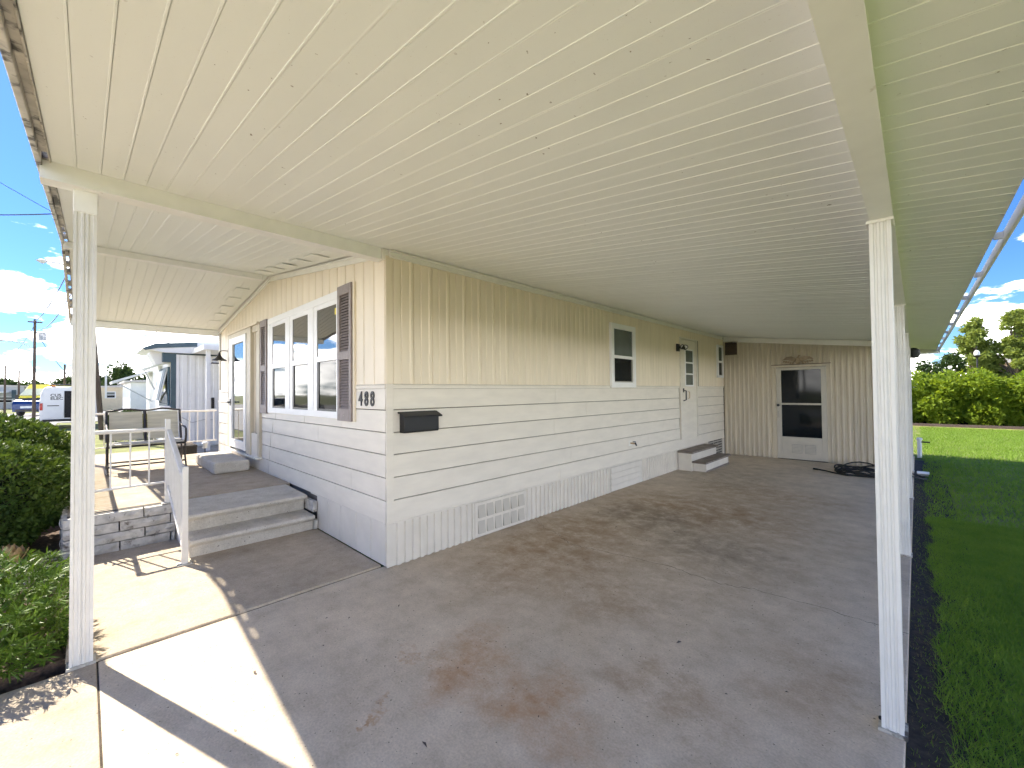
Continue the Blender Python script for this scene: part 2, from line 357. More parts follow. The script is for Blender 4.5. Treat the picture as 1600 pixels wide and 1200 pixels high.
# dirt strip beside the slab
struct(MB().box(-0.065, 0.34, -1, 13.2, -0.2, ZL+.006).build('soil_strip', 'soil'))

# driveway slabs
dw = bpy.data.objects.new('driveway', None); COL.objects.link(dw); struct(dw)
MB().box(-3.56, -0.068, 0.064, 13.6, -0.15, 0).build('concrete_slab', 'concrete', dw, bevel=0.006, label='stained concrete slab under the carport roof')
MB().box(-3.56, -0.068, -7.0, 0.056, -0.15, 0.001).build('concrete_slab', 'walk', dw, bevel=0.006, label='sunlit concrete apron in front of the carport')
MB().box(-3.56, -0.068, 0.055, 0.065, -0.1, -0.006).build('joint', 'joint', dw)
MB().box(-6.1, -3.572, -0.02, 1.915, -0.15, 0.014).build('concrete_slab', 'walk', dw, bevel=0.010, label='concrete walk slab before the porch steps')
MB().box(-3.573, -3.559, -0.02, 1.915, -0.1, -0.004).build('joint', 'joint', dw)
# cracks in the carport slab
def ribbon(pts, w, name, m, parent, z=0.004, seed=1, sub=10, jit=0.018):
    r = random.Random(seed); P = []
    for a, b in zip(pts[:-1], pts[1:]):
        for k in range(sub):
            f = k/sub; P.append((a[0]+(b[0]-a[0])*f + r.uniform(-jit, jit), a[1]+(b[1]-a[1])*f + r.uniform(-jit, jit)))
    P.append(pts[-1]); mb = MB(); vs = []
    for x, y in P: h = w*r.uniform(0.4, 1.1)/2; vs += [(x, y-h, z), (x, y+h, z)]
    mb.add(vs, [(2*i, 2*i+2, 2*i+3, 2*i+1) for i in range(len(P)-1)]); return mb.build(name, m, parent)
ribbon([(-2.9, 3.70), (-2.64, 3.55), (-2.42, 3.58), (-1.65, 3.71), (-1.21, 3.65), (-0.955, 3.74), (-0.47, 3.76), (-0.07, 3.74)], 0.006, 'crack', 'crack', dw)
ribbon([(-3.45, 3.95), (-3.16, 3.76), (-2.9, 3.70)], 0.004, 'crack', 'crack', dw, seed=3)
# small leaf litter and grit on the slab
rr = random.Random(12)
def litter(n, x0, x1, y0, y1, smin, smax, nm, m, z=0.003):
    mb = MB()
    for _ in range(n):
        x, y, s, a = rr.uniform(x0, x1), rr.uniform(y0, y1), rr.uniform(smin, smax), rr.uniform(0, 6.28)
        ca, sa = math.cos(a)*s, math.sin(a)*s
        mb.add([(x-ca, y-sa, z), (x-sa*.35, y+ca*.35, z+s*.5), (x+ca, y+sa, z+s*.15), (x+sa*.35, y-ca*.35, z+s*.3)], [(0, 1, 2, 3)])
    o = mb.build(nm, m); struct(o, 'stuff'); return o
o = litter(150, -3.4, -0.1, 0.1, 8.0, 0.004, 0.010, 'grit', 'crack'); tag(o, 'scattered dark grit specks on the stained carport slab', 'grit')
o = litter(14, -3.3, -0.3, 0.4, 5.0, 0.010, 0.022, 'fallen_leaves', 'brown'); tag(o, 'few dry brown leaves lying on the carport slab', 'leaves')

# planting bed, pads and road to the left
struct(MB().box(-12, -3.70, -3.2, -0.03, -0.15, 0.02).build('planting_bed', 'mulch'))
struct(MB().box(-16.3, -11.4, -7, 14, -0.1, -0.028).build('side_drive', 'walk'))
struct(MB().box(-62, -38, -60, 60, -0.1, -0.035).build('road', 'road'))
struct(MB().box(-37.99, -19, -7.0, -1.2, -0.1, -0.035).build('side_road', 'road'))
struct(MB().box(-11.4, -10.5, 0.1, 3, -0.1, -0.02).build('side_path', 'walk'))
struct(MB().box(-80, 80, -17.5, -7.0, -0.1, -0.03).build('bounce_street', 'road'))  # unseen street in front, added to bounce sunlight under the roof
# bed edging (pale concrete curb)
ed = tag(MB().extr([(-0.075, 0.0), (-0.015, 0.0), (-0.02, 0.085), (-0.04, 0.10), (-0.07, 0.085)], 'x', -5.85, -3.66).build('bed_edging', 'walk', bevel=0.006), 'pale concrete edging along the shrub bed beside the left post', 'edging')

# ================================================================== CARPORT
XR, ZR, SL = -3.48, 2.935, 0.123
def rz(X): return ZR - SL*(X - XR) if X > -6.87 else ZR - SL*(-6.87 - XR) - 0.1265*(-6.87 - X)
cp = thing('carport', (-1.8, 5, 0), 'cream aluminium carport roof on fluted posts over the concrete drive and porch', 'carport')
PITCH_P = 0.1012
def panel_mesh(xa, xb, w, k):
    # underside profile in Y; z offset relative to the roof plane; a raised bead beside every seam
    bead = 0.0022 if k % 3 else 0.001
    prof = [(0.0, 0.030), (0.0, 0.0015), (0.0015, 0.0), (w-0.009, 0.0), (w-0.0075, -bead), (w-0.002, -bead), (w-0.0010, 0.002), (w-0.0010, 0.030)]
    a = [(xa, y, rz(xa)+z) for y, z in prof]; b = [(xb, y, rz(xb)+z) for y, z in prof]
    return MB().loft(a, b)
meshes = {}
def panel(xa, xb, y, k):
    key = (xa, xb, k % 3)
    if key not in meshes:
        me = panel_mesh(xa, xb, PITCH_P, k).mesh('ceiling_panel'); me.materials.append(M['ceiling']); meshes[key] = me
    return place(meshes[key], 'ceiling_panel', cp, (0, y, 0))
YF, YB = -0.145, 13.45
k = 0; y = YF
while y < YB:
    if y < 1.86:
        panel(-6.86, 0.335, y, k); panel(-6.88, -10.5, y, k)
    else: panel(-3.56, 0.335, y, k)
    y += PITCH_P; k += 1
YB = y
# unseen deck added above the pans, so that no light leaks through
MB().add([(-3.6, YF-.01, rz(-3.6)+.034), (0.345, YF-.01, rz(.345)+.034), (0.345, YB, rz(.345)+.034), (-3.6, YB, rz(-3.6)+.034),
          (-3.6, YF-.01, rz(-3.6)+.06), (0.345, YF-.01, rz(.345)+.06), (0.345, YB, rz(.345)+.06), (-3.6, YB, rz(-3.6)+.06)],
         [(0,1,2,3),(4,5,6,7),(0,1,5,4),(1,2,6,5),(2,3,7,6),(3,0,4,7)]).build('light_block_deck', 'white', cp)
def deck(x0, x1, y0, y1):
    a = [(x0, y0, rz(x0)+.034), (x1, y0, rz(x1)+.034), (x1, y0, rz(x1)+.06), (x0, y0, rz(x0)+.06)]
    return MB().loft(a, [(p[0], y1, p[2]) for p in a])
deck(-6.87, -3.61, YF-.01, 2.0).build('light_block_deck', 'white', cp); deck(-10.5, -6.871, YF-.01, 2.0).build('light_block_deck', 'white', cp)
# beams
def lipbeam(x0, x1, z0, z1, y0, y1):
    return MB().extr([(x0-.012, z0), (x0-.012, z0+.006), (x0, z0+.010), (x0, z1), (x1, z1), (x1, z0+.010), (x1+.012, z0+.006), (x1+.012, z0)], 'y', y0, y1)
lipbeam(-3.60, -3.51, 2.83, 2.938, -0.19, 1.895).build('beam', 'beam', cp)
lipbeam(-0.134, -0.074, 2.400, 2.519, -0.19, YB-.02).build('beam', 'beam', cp)
lipbeam(-6.91, -6.83, 3.272, 3.345, -0.19, 1.80).build('beam', 'beam', cp)
lipbeam(-10.36, -10.27, 2.805, 2.912, -0.19, 1.90).build('beam', 'beam', cp)
# the little bracket where the house beam dies into the corner
MB().box(-3.625, -3.49, 1.897, 1.955, 2.835, 2.932).build('beam_bracket', 'white', cp, bevel=0.004)
# fluted posts
def post(x, y, z1, name='post', wx=0.078, wy=0.1):
    def side(n, w): # fluted side, from 0..w, returns depth profile
        return [(0, 0), (0.014, 0), (0.018, -0.006), (w*0.36-0.004, -0.006), (w*0.36, 0), (w*0.36+.009, 0), (w*0.36+.013, -.006), (w*0.64-.013, -.006), (w*0.64-.009, 0), (w*0.64, 0), (w*0.64+.004, -.006), (w-0.018, -.006), (w-0.014, 0)]
    P = []
    for d, b in side(0, wx): P.append((x-wx/2+d, y-wy/2-b))
    for d, b in side(0, wy): P.append((x+wx/2+b, y-wy/2+d))
    for d, b in side(0, wx): P.append((x+wx/2-d, y+wy/2+b))
    for d, b in side(0, wy): P.append((x-wx/2-b, y+wy/2-d))
    o = MB().extr(P, 'z', 0.012, z1).build(name, 'post', cp)
    f = MB().extr([(x-wx/2-.012, y-wy/2-.012), (x+wx/2+.012, y-wy/2-.012), (x+wx/2+.012, y+wy/2+.012), (x-wx/2-.012, y+wy/2+.012)], 'z', 0.002, 0.016).build('base_plate', 'fascia', o)
    MB().lathe([(0.010, 0), (0.010, 0.008), (0.006, 0.012)], (x-wx/2-.005, y+0.01, 0.016), 8).build('anchor_bolt', 'black', o)
    return o
pl = post(-3.60, -0.008, 2.70)
# plain bracket sleeve on the front left post with one bolt head
MB().box(-3.645, -3.556, -0.060, 0.044, 2.70, 2.93).build('bracket_sleeve', 'beam', pl, bevel=0.003)
MB().lathe([(0.013, 0), (0.013, 0.006), (0.008, 0.010)], (-3.556, -0.005, 2.86), 8, 'x').build('bolt', 'beam', pl)
for py in (2.66, 5.50, 8.35, 11.12):
    o = post(-0.110, py, 2.405)
    MB().box(-0.160, -0.060, py-.056, py+.056, 2.385, 2.40).build('cap_plate', 'white', o, bevel=0.003)
post(-10.31, 0.02, 2.81)
# edge channels with gaps and straps : front eave (two slopes) and right eave
def strip(x0, x1, ya, yb, dz0, dz1, name, m):
    a = [(x0, ya, rz(x0)+dz0), (x0, yb, rz(x0)+dz0), (x0, yb, rz(x0)+dz1), (x0, ya, rz(x0)+dz1)]
    b = [(x1, ya, rz(x1)+dz0), (x1, yb, rz(x1)+dz0), (x1, yb, rz(x1)+dz1), (x1, ya, rz(x1)+dz1)]
    return MB().loft(a, b).build(name, m, cp, bevel=0.004)
strip(-6.87, 0.42, -0.205, -0.180, -0.035, 0.055, 'fascia', 'fascia'); strip(-10.5, -6.872, -0.205, -0.180, -0.035, 0.055, 'fascia', 'fascia')
strip(-6.87, 0.40, -0.153, -0.1465, -0.012, 0.032, 'edge_angle', 'fascia'); strip(-10.5, -6.872, -0.153, -0.1465, -0.012, 0.032, 'edge_angle', 'fascia')
xq = -10.3; rq = random.Random(2)
while xq < 0.3:
    wq = rq.uniform(0.08, 0.16) if not -6.2 < xq < -3.3 else 2.4  # overlong straps added to close the gap and keep the roof shadow solid
    strip(xq, min(xq+wq, 0.4), -0.181, -0.152, 0.0, 0.045, 'strap', 'fascia'); xq += wq+rq.uniform(0.12, 0.5 if xq < -3.8 else 1.3)
strip(0.372, 0.388, YF-.07, YB, -0.03, 0.035, 'fascia', 'vinyl')
for y in np.arange(0.2, YB, 1.15): MB().box(0.335, 0.385, y, y+0.014, rz(.38)-.01, rz(.38)+.03).build('strap', 'white', cp)
MB().box(-0.3, 0.40, YB-.02, YB+.012, rz(.05)-.12, rz(.05)+.03).build('end_fascia', 'white', cp)
# foam-closure tabs on the porch ceiling along the front wall
for k in range(6):
    for s, x in ((1, -6.55+0.47*k), (-1, -7.25-0.50*k)):
        if x > -4.0 or x < -10.1: continue
        strip(x, x+0.23, 1.62, 1.80, -0.016, -0.007, 'closure_tab', 'ceiling')

# ================================================================== MOBILE HOME
HX0, HX1, HY0, HY1 = -10.31, -3.49, 1.935, 13.3
mh = thing('mobile_home', (-6.9, 7, 0), 'beige mobile home with vertical tan panels above cream lap siding, at the carport', 'mobile home')
# body core (gable prism)
MB().extr([(HX0, 0.0), (HX1-.012, 0.0), (HX1-.012, 2.86), (-6.87, 3.30), (HX0, 2.87)], 'y', HY0+.012, HY1).build('wall', 'gapshade', mh)
# roof
MB().extr([(HX0-.2, 2.90), (-6.87, 3.34), (-3.5, 2.915), (-3.5, 2.99), (-6.87, 3.44), (HX0-.2, 2.98)], 'y', 2.02, HY1+.2).build('roof', 'white', mh)
BELT0, BELT1 = 1.642, 1.682
rows = [(1.445, 1.640), (1.237, 1.437), (1.032, 1.229), (0.822, 1.024), (0.612, 0.814), (0.399, 0.604)]
rr = random.Random(4)
# -- side wall (faces +X)
def plank_side(y0, y1, z0, z1, parent=mh):
    d = rr.uniform(-.0015, .0015)
    x = HX1
    MB().extr([(x-.010, z0), (x+.009+d, z0), (x+.014+d, z0+.004), (x+.009, z1-.002), (x+.006, z1), (x-.010, z1)], 'y', y0, y1).build('plank', 'lap', parent)
for i, (z0, z1) in enumerate(rows):
    cuts = [1.99] + sorted([rr.uniform(4.1, 5.4), rr.uniform(6.9, 8.0)]) + [11.185]
    segs = []
    for a, b in zip(cuts[:-1], cuts[1:]): segs.append((a+.0015, b-.0015))
    for a, b in segs:
        if z0 > 0.58 and a < 9.43 and b > 8.48:
            if a < 8.47: plank_side(a, 8.478+rr.uniform(-.03, .002), z0, z1)
            if b > 9.43: plank_side(9.428, b, z0, z1)
        else: plank_side(a, b, z0, z1)
MB().extr([(HX1-.01, BELT0), (HX1+.016, BELT0), (HX1+.018, BELT1-.01), (HX1+.008, BELT1), (HX1-.01, BELT1)], 'y', 1.99, 8.475).build('belt_trim', 'lap', mh)
MB().extr([(HX1-.01, BELT0), (HX1+.016, BELT0), (HX1+.018, BELT1-.01), (HX1+.008, BELT1), (HX1-.01, BELT1)], 'y', 9.43, 11.185).build('belt_trim', 'lap', mh)
# corner trims
MB().extr([(HX1-.006, 1.925), (HX1+.017, 1.918), (HX1+.017, 1.992), (HX1-.006, 1.988)], 'z', 0.40, BELT1).build('corner_trim', 'lap', mh, bevel=0.003)
MB().extr([(HX1-.006, 1.925), (HX1+.012, 1.920), (HX1+.012, 1.992), (HX1-.006, 1.988)], 'z', BELT1+.001, 2.87).build('corner_trim', 'tan', mh, bevel=0.003)
MB().extr([(HX1-.006, 1.925), (HX1+.012, 1.920), (HX1+.012, 1.985), (HX1-.006, 1.985)], 'z', 0.006, 0.398).build('corner_trim', 'skirt', mh, bevel=0.003)
# vertical panels, 216 mm module
PW = 0.2165
prof = [(0, -.006), (0, .0), (.008, .010), (.078, .010), (.084, .004), (.092, .012), (.172, .012), (.182, .020), (.2045, .020), (.2125, .002), (.2155, .0), (.2155, -.006)]
def vpanel_side(z0, z1, nm='siding_panel', m='tan', w=PW, pf=prof):
    mb = MB(); mb.extr([(b, a) for a, b in pf], 'z', z0, z1); me = mb.mesh(nm); me.materials.append(M[m]); return me
me_up = vpanel_side(BELT1+.002, 2.865)
me_short = vpanel_side(2.70, 2.865)
y = 1.995; k = 0
while y < 11.15:
    if 8.44 < y+PW and y < 9.43 and (y > 8.30 and y < 9.40):
        place(me_short, 'siding_panel', mh, (HX1, y, 0))
    else: place(me_up, 'siding_panel', mh, (HX1, y, 0))
    y += PW; k += 1
# eave trim on the side wall
MB().extr([(HX1-.01, 2.858), (HX1+.035, 2.858), (HX1+.035, 2.868), (HX1+.028, 2.872), (HX1+.028, 2.905), (HX1+.045, 2.910), (HX1+.045, 2.924), (HX1-.01, 2.928)], 'y', 1.957, 11.15).build('eave_trim', 'white', mh)
# skirting on the side : ribbed sheets, louvred vent panel, lapped access panel
def skirt_side(y0, y1, z1=0.398, pitch=0.085, x=HX1, out=.002):
    pf = [(-.004, y0)]; y = y0
    while y < y1-.02:
        e = min(y+pitch, y1)
        pf += [(out, y), (out, y+(e-y)*.40), (out+.016, y+(e-y)*.46), (out+.016, y+(e-y)*.94)]; y = e
    pf += [(out, y1), (-.004, y1)]
    return MB().extr([(x+a, b) for a, b in pf], 'z', 0.004, z1).build('skirting_panel', 'skirt', mh)
for a, b in ((1.988, 2.32), (2.322, 2.655), (2.657, 2.965), (3.785, 4.28), (4.282, 4.78), (4.782, 5.28), (5.282, 5.765), (6.82, 7.32), (7.322, 7.82), (7.822, 8.32), (8.322, 10.05), (11.0, 11.18)): skirt_side(a, b)
MB().box(HX1-.004, HX1+.020, 1.99, 8.3, 0.392, 0.412).build('skirting_rail', 'skirt', mh, bevel=0.003)
vp = MB().box(HX1-.004, HX1+.014, 2.972, 3.778, 0.006, 0.386).build('vent_panel', 'skirt', mh, bevel=0.003)
for r in range(2):
    for c in range(6):
        y0 = 3.015+c*0.128; z0 = 0.045+r*0.172
        MB().extr([(HX1+.014, z0), (HX1+.034, z0), (HX1+.016, z0+.135), (HX1+.014, z0+.135)], 'y', y0, y0+.098).build('louvre', 'sheddoor', vp)
ap = MB().box(HX1-.004, HX1+.006, 5.775, 6.815, 0.006, 0.388).build('access_panel', 'greyplas', mh)
for r in range(4):
    z0 = 0.012+r*0.095; MB().extr([(HX1+.006, z0), (HX1+.026, z0), (HX1+.016, z0+.088), (HX1+.006, z0+.088)], 'y', 5.782, 6.81).build('slat', 'skirt', ap)
MB().box(HX1+.0, HX1+.012, 5.764, 5.775, 0.03, 0.36).build('gap', 'backing', ap)
vg = MB().box(HX1-.004, HX1+.008, 10.055, 10.995, 0.03, 0.40).build('foundation_vent', 'backing', mh)
for r in range(6): MB().box(HX1+.008, HX1+.020, 10.06, 10.99, 0.035+r*.062, 0.070+r*.062).build('slat', 'greyplas', vg)
for c in range(4): MB().box(HX1+.020, HX1+.024, 10.06+c*.30, 10.09+c*.30, 0.032, 0.398).build('mullion', 'greyplas', vg)
# louvre frame, side windows
def sash_window(y0, y1, z0, z1, fr, parent, mid=None):
    """double-hung unit on the side wall, facing +X"""
    x = HX1+.012
    w = MB()
    w.box(x, x+.045, y0, y0+fr, z0, z1).box(x, x+.045, y1-fr, y1, z0, z1).box(x, x+.045, y0+fr, y1-fr, z1-fr, z1).box(x, x+.045, y0+fr, y1-fr, z0, z0+fr)
    o = w.build('window', 'vinyl', parent, bevel=0.004)
    zm = mid or (z0+z1)/2
    MB().box(x+.002, x+.032, y0+fr, y1-fr, zm-.024, zm+.024).build('meeting_rail', 'vinyl', o, bevel=0.003)
    MB().box(x+.002, x+.018, y0+fr, y1-fr, zm+.024, z1-fr).build('pane', 'litglass', o)
    MB().box(x+.002, x+.012, y0+fr, y1-fr, z0+fr, zm-.024).build('pane', 'screen', o)
    s = MB(); a, b, c, d = y0+fr, y1-fr, z0+fr, zm-.024
    s.box(x+.012, x+.024, a, a+.018, c, d).box(x+.012, x+.024, b-.018, b, c, d).box(x+.012, x+.024, a+.018, b-.018, c, c+.018)
    s.build('screen_frame', 'greyplas', o)
    return o
sash_window(5.785, 6.575, 1.652, 2.685, 0.085, mh, 2.15)
sash_window(10.70, 11.09, 1.90, 2.70, 0.05, mh, 2.29)
# side door
x = HX1+.010
dr = MB().box(x-.02, x+.018, 8.56, 9.36, 0.60, 2.66).build('side_door', 'lap', mh, bevel=0.004)
f = MB(); f.box(x-.015, x+.030, 8.495, 8.548, 0.585, 2.70).box(x-.015, x+.030, 9.37, 9.42, 0.585, 2.70).box(x-.015, x+.030, 8.548, 9.37, 2.668, 2.70).build('door_casing', 'lap', dr, bevel=0.003)
MB().box(x-.012, x+.004, 8.548, 8.56, 0.60, 2.66).build('gap', 'backing', dr)
MB().box(x-.012, x+.004, 9.36, 9.37, 0.60, 2.66).build('gap', 'backing', dr)
lf = MB(); lf.box(x+.018, x+.030, 8.735, 8.765, 1.68, 2.47).box(x+.018, x+.030, 9.155, 9.185, 1.68, 2.47)
for z in (1.68, 1.925, 2.165, 2.44): lf.box(x+.018, x+.030, 8.765, 9.155, z-.0 , z+.03)
lf.build('lite_frame', 'vinyl', dr, bevel=0.002)
for z in (1.71, 1.955, 2.195): MB().box(x+.018, x+.022, 8.765, 9.155, z, z+(.215 if z < 2 else .245)).build('pane', 'litglass', dr)
h = MB(); h.tube([(x+.02, 8.64, 1.60), (x+.075, 8.64, 1.585), (x+.075, 8.64, 1.40), (x+.02, 8.64, 1.38)], 0.013, 8).build('handle', 'black', dr, smooth=True)
MB().box(x+.018, x+.030, 8.615, 8.665, 1.555, 1.64).build('lock', 'black', dr, bevel=0.004)
MB().tube([(x+.02, 8.90, 1.57), (x+.05, 8.89, 1.555), (x+.05, 8.89, 1.44), (x+.02, 8.90, 1.42)], 0.007, 6).build('pull', 'clay', dr, smooth=True)

# -- front wall (faces -Y)
FYW = HY0
def plank_front(x0, x1, z0, z1, tilt0=0.0, tilt1=0.0):
    y = FYW; d = rr.uniform(-.0015, .0015)
    def sec(x, t): return [(x, y+.010, z0), (x, y-.009-d, z0), (x, y-.014-d, z0+.004), (x+t, y-.009, z1-.002), (x+t, y-.006, z1), (x+t, y+.010, z1)]
    MB().loft(sec(x0, tilt0), sec(x1, tilt1)).build('plank', 'lap', mh)
jn = [(-4.43,), (-5.52, -4.43), (-5.08,), (-5.86,), (-4.2,), (-4.6,)]
gapx = [-6.62, -6.66, -6.80, -6.90, -6.96, -6.99]
for i, (z0, z1) in enumerate(rows):
    cuts = sorted([gapx[i]] + list(jn[i]))
    pts = [-7.46] + cuts + [-3.502]
    for a, b in zip(pts[:-1], pts[1:]):
        ga = 0.014 if a == gapx[i] else 0.0015; gb = 0.010 if b == gapx[i] else 0.0015
        plank_front(a+ga, b-gb, z0, z1, 0.0, 0.02 if b == gapx[i] else 0)
    # stretch left of the front door
    plank_front(-10.30, -9.79, z0, z1); plank_front(-9.785, -9.30, z0, z1)
plank_front(-9.3, -7.46, 0.399, 0.60)
MB().extr([(FYW+.01, BELT0), (FYW-.016, BELT0), (FYW-.018, BELT1-.01), (FYW-.008, BELT1), (FYW+.01, BELT1)], 'x', -4.10, -3.502).build('belt_trim', 'lap', mh)
MB().extr([(FYW+.01, BELT0), (FYW-.016, BELT0), (FYW-.018, BELT1-.01), (FYW-.008, BELT1), (FYW+.01, BELT1)], 'x', -10.30, -9.30).build('belt_trim', 'lap', mh)
def gable_z(X): return 2.862 + (3.30-2.862)*(1-abs(X+6.89)/3.41)
FW_ = 0.2075; X = -3.502
while X-FW_ > -10.30:
    x1, x0 = X, X-FW_
    pf = [(x0+.001, FYW+.006), (x0+.001, FYW), (x0+.007, FYW-.011), (x1-.012, FYW-.011), (x1-.005, FYW), (x1-.005, FYW+.006)]
    z0 = BELT1+.002
    a = [(p[0], p[1], z0) for p in pf]; b = [(p[0], p[1], gable_z(p[0])-.002) for p in pf]
    MB().loft(a, b).build('siding_panel', 'tan', mh); X -= FW_
# gable rake trim
def rake(x0, x1, z0, z1):
    pf = [(FYW+.006, -.012), (FYW-.030, -.012), (FYW-.030, 0.0), (FYW-.022, .004), (FYW-.022, .040), (FYW-.038, .044), (FYW-.038, .054), (FYW+.006, .054)]
    MB().loft([(x0, y, z0+z) for y, z in pf], [(x1, y, z1+z) for y, z in pf]).build('rake_trim', 'white', mh)
rake(-3.50, -6.885, 2.865, 3.295); rake(-6.895, -10.31, 3.295, 2.855)
MB().box(-10.325, -10.29, FYW-.014, FYW+.05, 0.4, 2.87).build('corner_trim', 'white', mh, bevel=0.003)
# front skirt boards
X = -3.50; k = 0
for x1, x0 in ((-3.502, -3.79), (-3.79, -4.10), (-4.10, -4.46), (-4.46, -4.78), (-4.78, -5.12)):
    MB().extr([(x0+.002, FYW+.004), (x0+.002, FYW-.008), (x0+.012, FYW-.014), (x1-.008, FYW-.014), (x1-.002, FYW-.008), (x1-.002, FYW+.004)], 'z', 0.016, 0.392).build('skirting_panel', 'skirt', mh)
MB().box(-5.3, -3.502, FYW-.018, FYW, 0.392, 0.405).build('skirting_rail', 'skirt', mh)
# front triple window
wx = MB(); ya, yb = FYW-.055, FYW-.010
WX0, WX1, WZ0, WZ1 = -6.965, -4.475, 1.325, 2.722
fw3 = MB().box(WX0, WX1, ya+.02, yb, WZ0, WZ0+.075).box(WX0, WX1, ya+.02, yb, WZ1-.085, WZ1).box(WX0, WX0+.10, ya+.02, yb, WZ0+.075, WZ1-.085).box(WX1-.045, WX1, ya+.02, yb, WZ0+.075, WZ1-.085).build('front_window', 'vinyl', mh, bevel=0.005)
units = [(-6.865, -6.085), (-6.085, -5.30), (-5.30, -4.520)]
MB().box(-6.155, -6.015, ya+.02, yb, WZ0+.075, WZ1-.085).build('mullion', 'vinyl', fw3, bevel=0.004)
MB().box(-5.325, -5.185, ya+.02, yb, WZ0+.075, WZ1-.085).build('mullion', 'vinyl', fw3, bevel=0.004)
for a, b in ((-6.765, -6.20), (-5.915, -5.37), (-5.085, -4.53)):
    s = MB(); e = .055
    s.box(a-.10 if a > -6.7 else a-.10, a, ya+.028, yb, 1.40, 2.637).box(b, b+.045 if b < -5 else b+.01, ya+.028, yb, 1.40, 2.637)
    s.box(a, b, ya+.028, yb, 2.584, 2.637)
    u = s.build('sash', 'vinyl', fw3)
    MB().box(a, b, ya+.022, yb, 1.970, 2.034).build('meeting_rail', 'vinyl', u, bevel=0.003)
    MB().box(a, b, ya+.036, yb, 2.034, 2.584).build('pane', 'glass', u)
    MB().box(a, b, ya+.040, yb, 1.40, 1.97).build('pane', 'screen', u)
    q = MB(); q.box(a, a+.045, ya+.032, ya+.040, 1.40, 1.97).box(a+.045, b, ya+.032, ya+.040, 1.40, 1.425)
    q.build('screen_frame', 'black', u)
MB().box(-4.585, -4.545, ya+.032, ya+.036, 2.47, 2.54).build('sticker', 'yellowtag', fw3, label='yellow sticker in the upper corner of the right sash')
# shutters
def shutter(x0, x1, z0, z1, lab):
    y1 = FYW-.012; y0 = y1-.035
    f = MB(); st = .055
    f.box(x0, x0+st, y0, y1, z0, z1).box(x1-st, x1, y0, y1, z0, z1).box(x0+st, x1-st, y0, y1, z1-.10, z1).box(x0+st, x1-st, y0, y1, z0, z0+.13)
    zm = z0+(z1-z0)*.48
    f.box(x0+st, x1-st, y0, y1, zm-.045, zm+.045)
    o = f.build('shutter', 'shutter', mh, bevel=0.003, label=lab)
    MB().box(x0+st, x1-st, y1-.008, y1, z0+.13, z1-.10).build('shutter_back', 'backing', o)
    for a, b in ((z0+.13, zm-.045), (zm+.045, z1-.10)):
        n = int((b-a)/.030); 
        for i in range(n):
            z = a+(b-a)*(i+.5)/n
            MB().extr([(y0+.004, z-.014), (y0+.009, z-.016), (y1-.009, z+.008), (y1-.012, z+.011)], 'x', x0+st, x1-st).build('slat', 'shutter', o)
    MB().lathe([(0.008, 0), (0.006, -.005)], ((x0+x1)/2, y0, z0+.06), 8, 'y').build('screw', 'greyplas', o)
shutter(-4.468, -4.135, 1.31, 2.745, 'weathered mauve brown louvred shutter near the house corner')
shutter(-7.315, -7.00, 1.31, 2.735, 'weathered mauve brown louvred shutter beside the front door')
MB().box(-4.132, -4.095, FYW-.03, FYW-.011, 1.31, 2.745).build('shutter_trim', 'tan', mh)
# front door with sidelight
fd = MB().box(-9.275, -9.08, FYW-.075, FYW-.010, 0.62, 2.70).box(-7.97, -7.74, FYW-.075, FYW-.010, 0.62, 2.70).box(-7.42, -7.335, FYW-.05, FYW-.010, 0.62, 2.70).box(-9.08, -7.97, FYW-.075, FYW-.010, 2.62, 2.70).box(-7.74, -7.42, FYW-.05, FYW-.010, 2.60, 2.70).build('front_door', 'shed', mh, bevel=0.004)
MB().box(-9.275, -7.335, FYW-.085, FYW-.010, 2.702, 2.735).build('head_trim', 'tan', fd)
sd = MB().box(-9.075, -8.90, FYW-.09, FYW-.03, 0.66, 2.615).box(-8.09, -7.975, FYW-.09, FYW-.03, 0.66, 2.615).box(-8.90, -8.09, FYW-.09, FYW-.03, 2.50, 2.615).box(-8.90, -8.09, FYW-.09, FYW-.03, 0.66, 0.80).build('storm_door', 'vinyl', fd, bevel=0.004)
MB().box(-8.90, -8.09, FYW-.065, FYW-.045, 0.80, 2.50).build('door_pane', 'doorglass', fd)
MB().tube([(-8.97, FYW-.09, 1.46), (-8.97, FYW-.14, 1.46), (-8.86, FYW-.145, 1.46)], 0.014, 8).build('door_handle', 'black', fd, smooth=True)
MB().box(-9.0, -8.945, FYW-.10, FYW-.09, 1.40, 1.52).build('handle_plate', 'black', fd)
MB().box(-7.74, -7.42, FYW-.022, FYW-.012, 0.98, 2.60).build('sidelight_panel', 'shed', fd)
MB().box(-7.66, -7.645, FYW-.034, FYW-.022, 0.98, 2.60).build('sidelight_bead', 'tan', fd)
MB().box(-7.74, -7.42, FYW-.055, FYW-.012, 0.60, 0.975).build('kick_panel', 'lap', fd, bevel=0.003)
MB().box(-9.28, -7.33, FYW-.10, FYW, 0.592, 0.618).build('sill', 'white', fd)

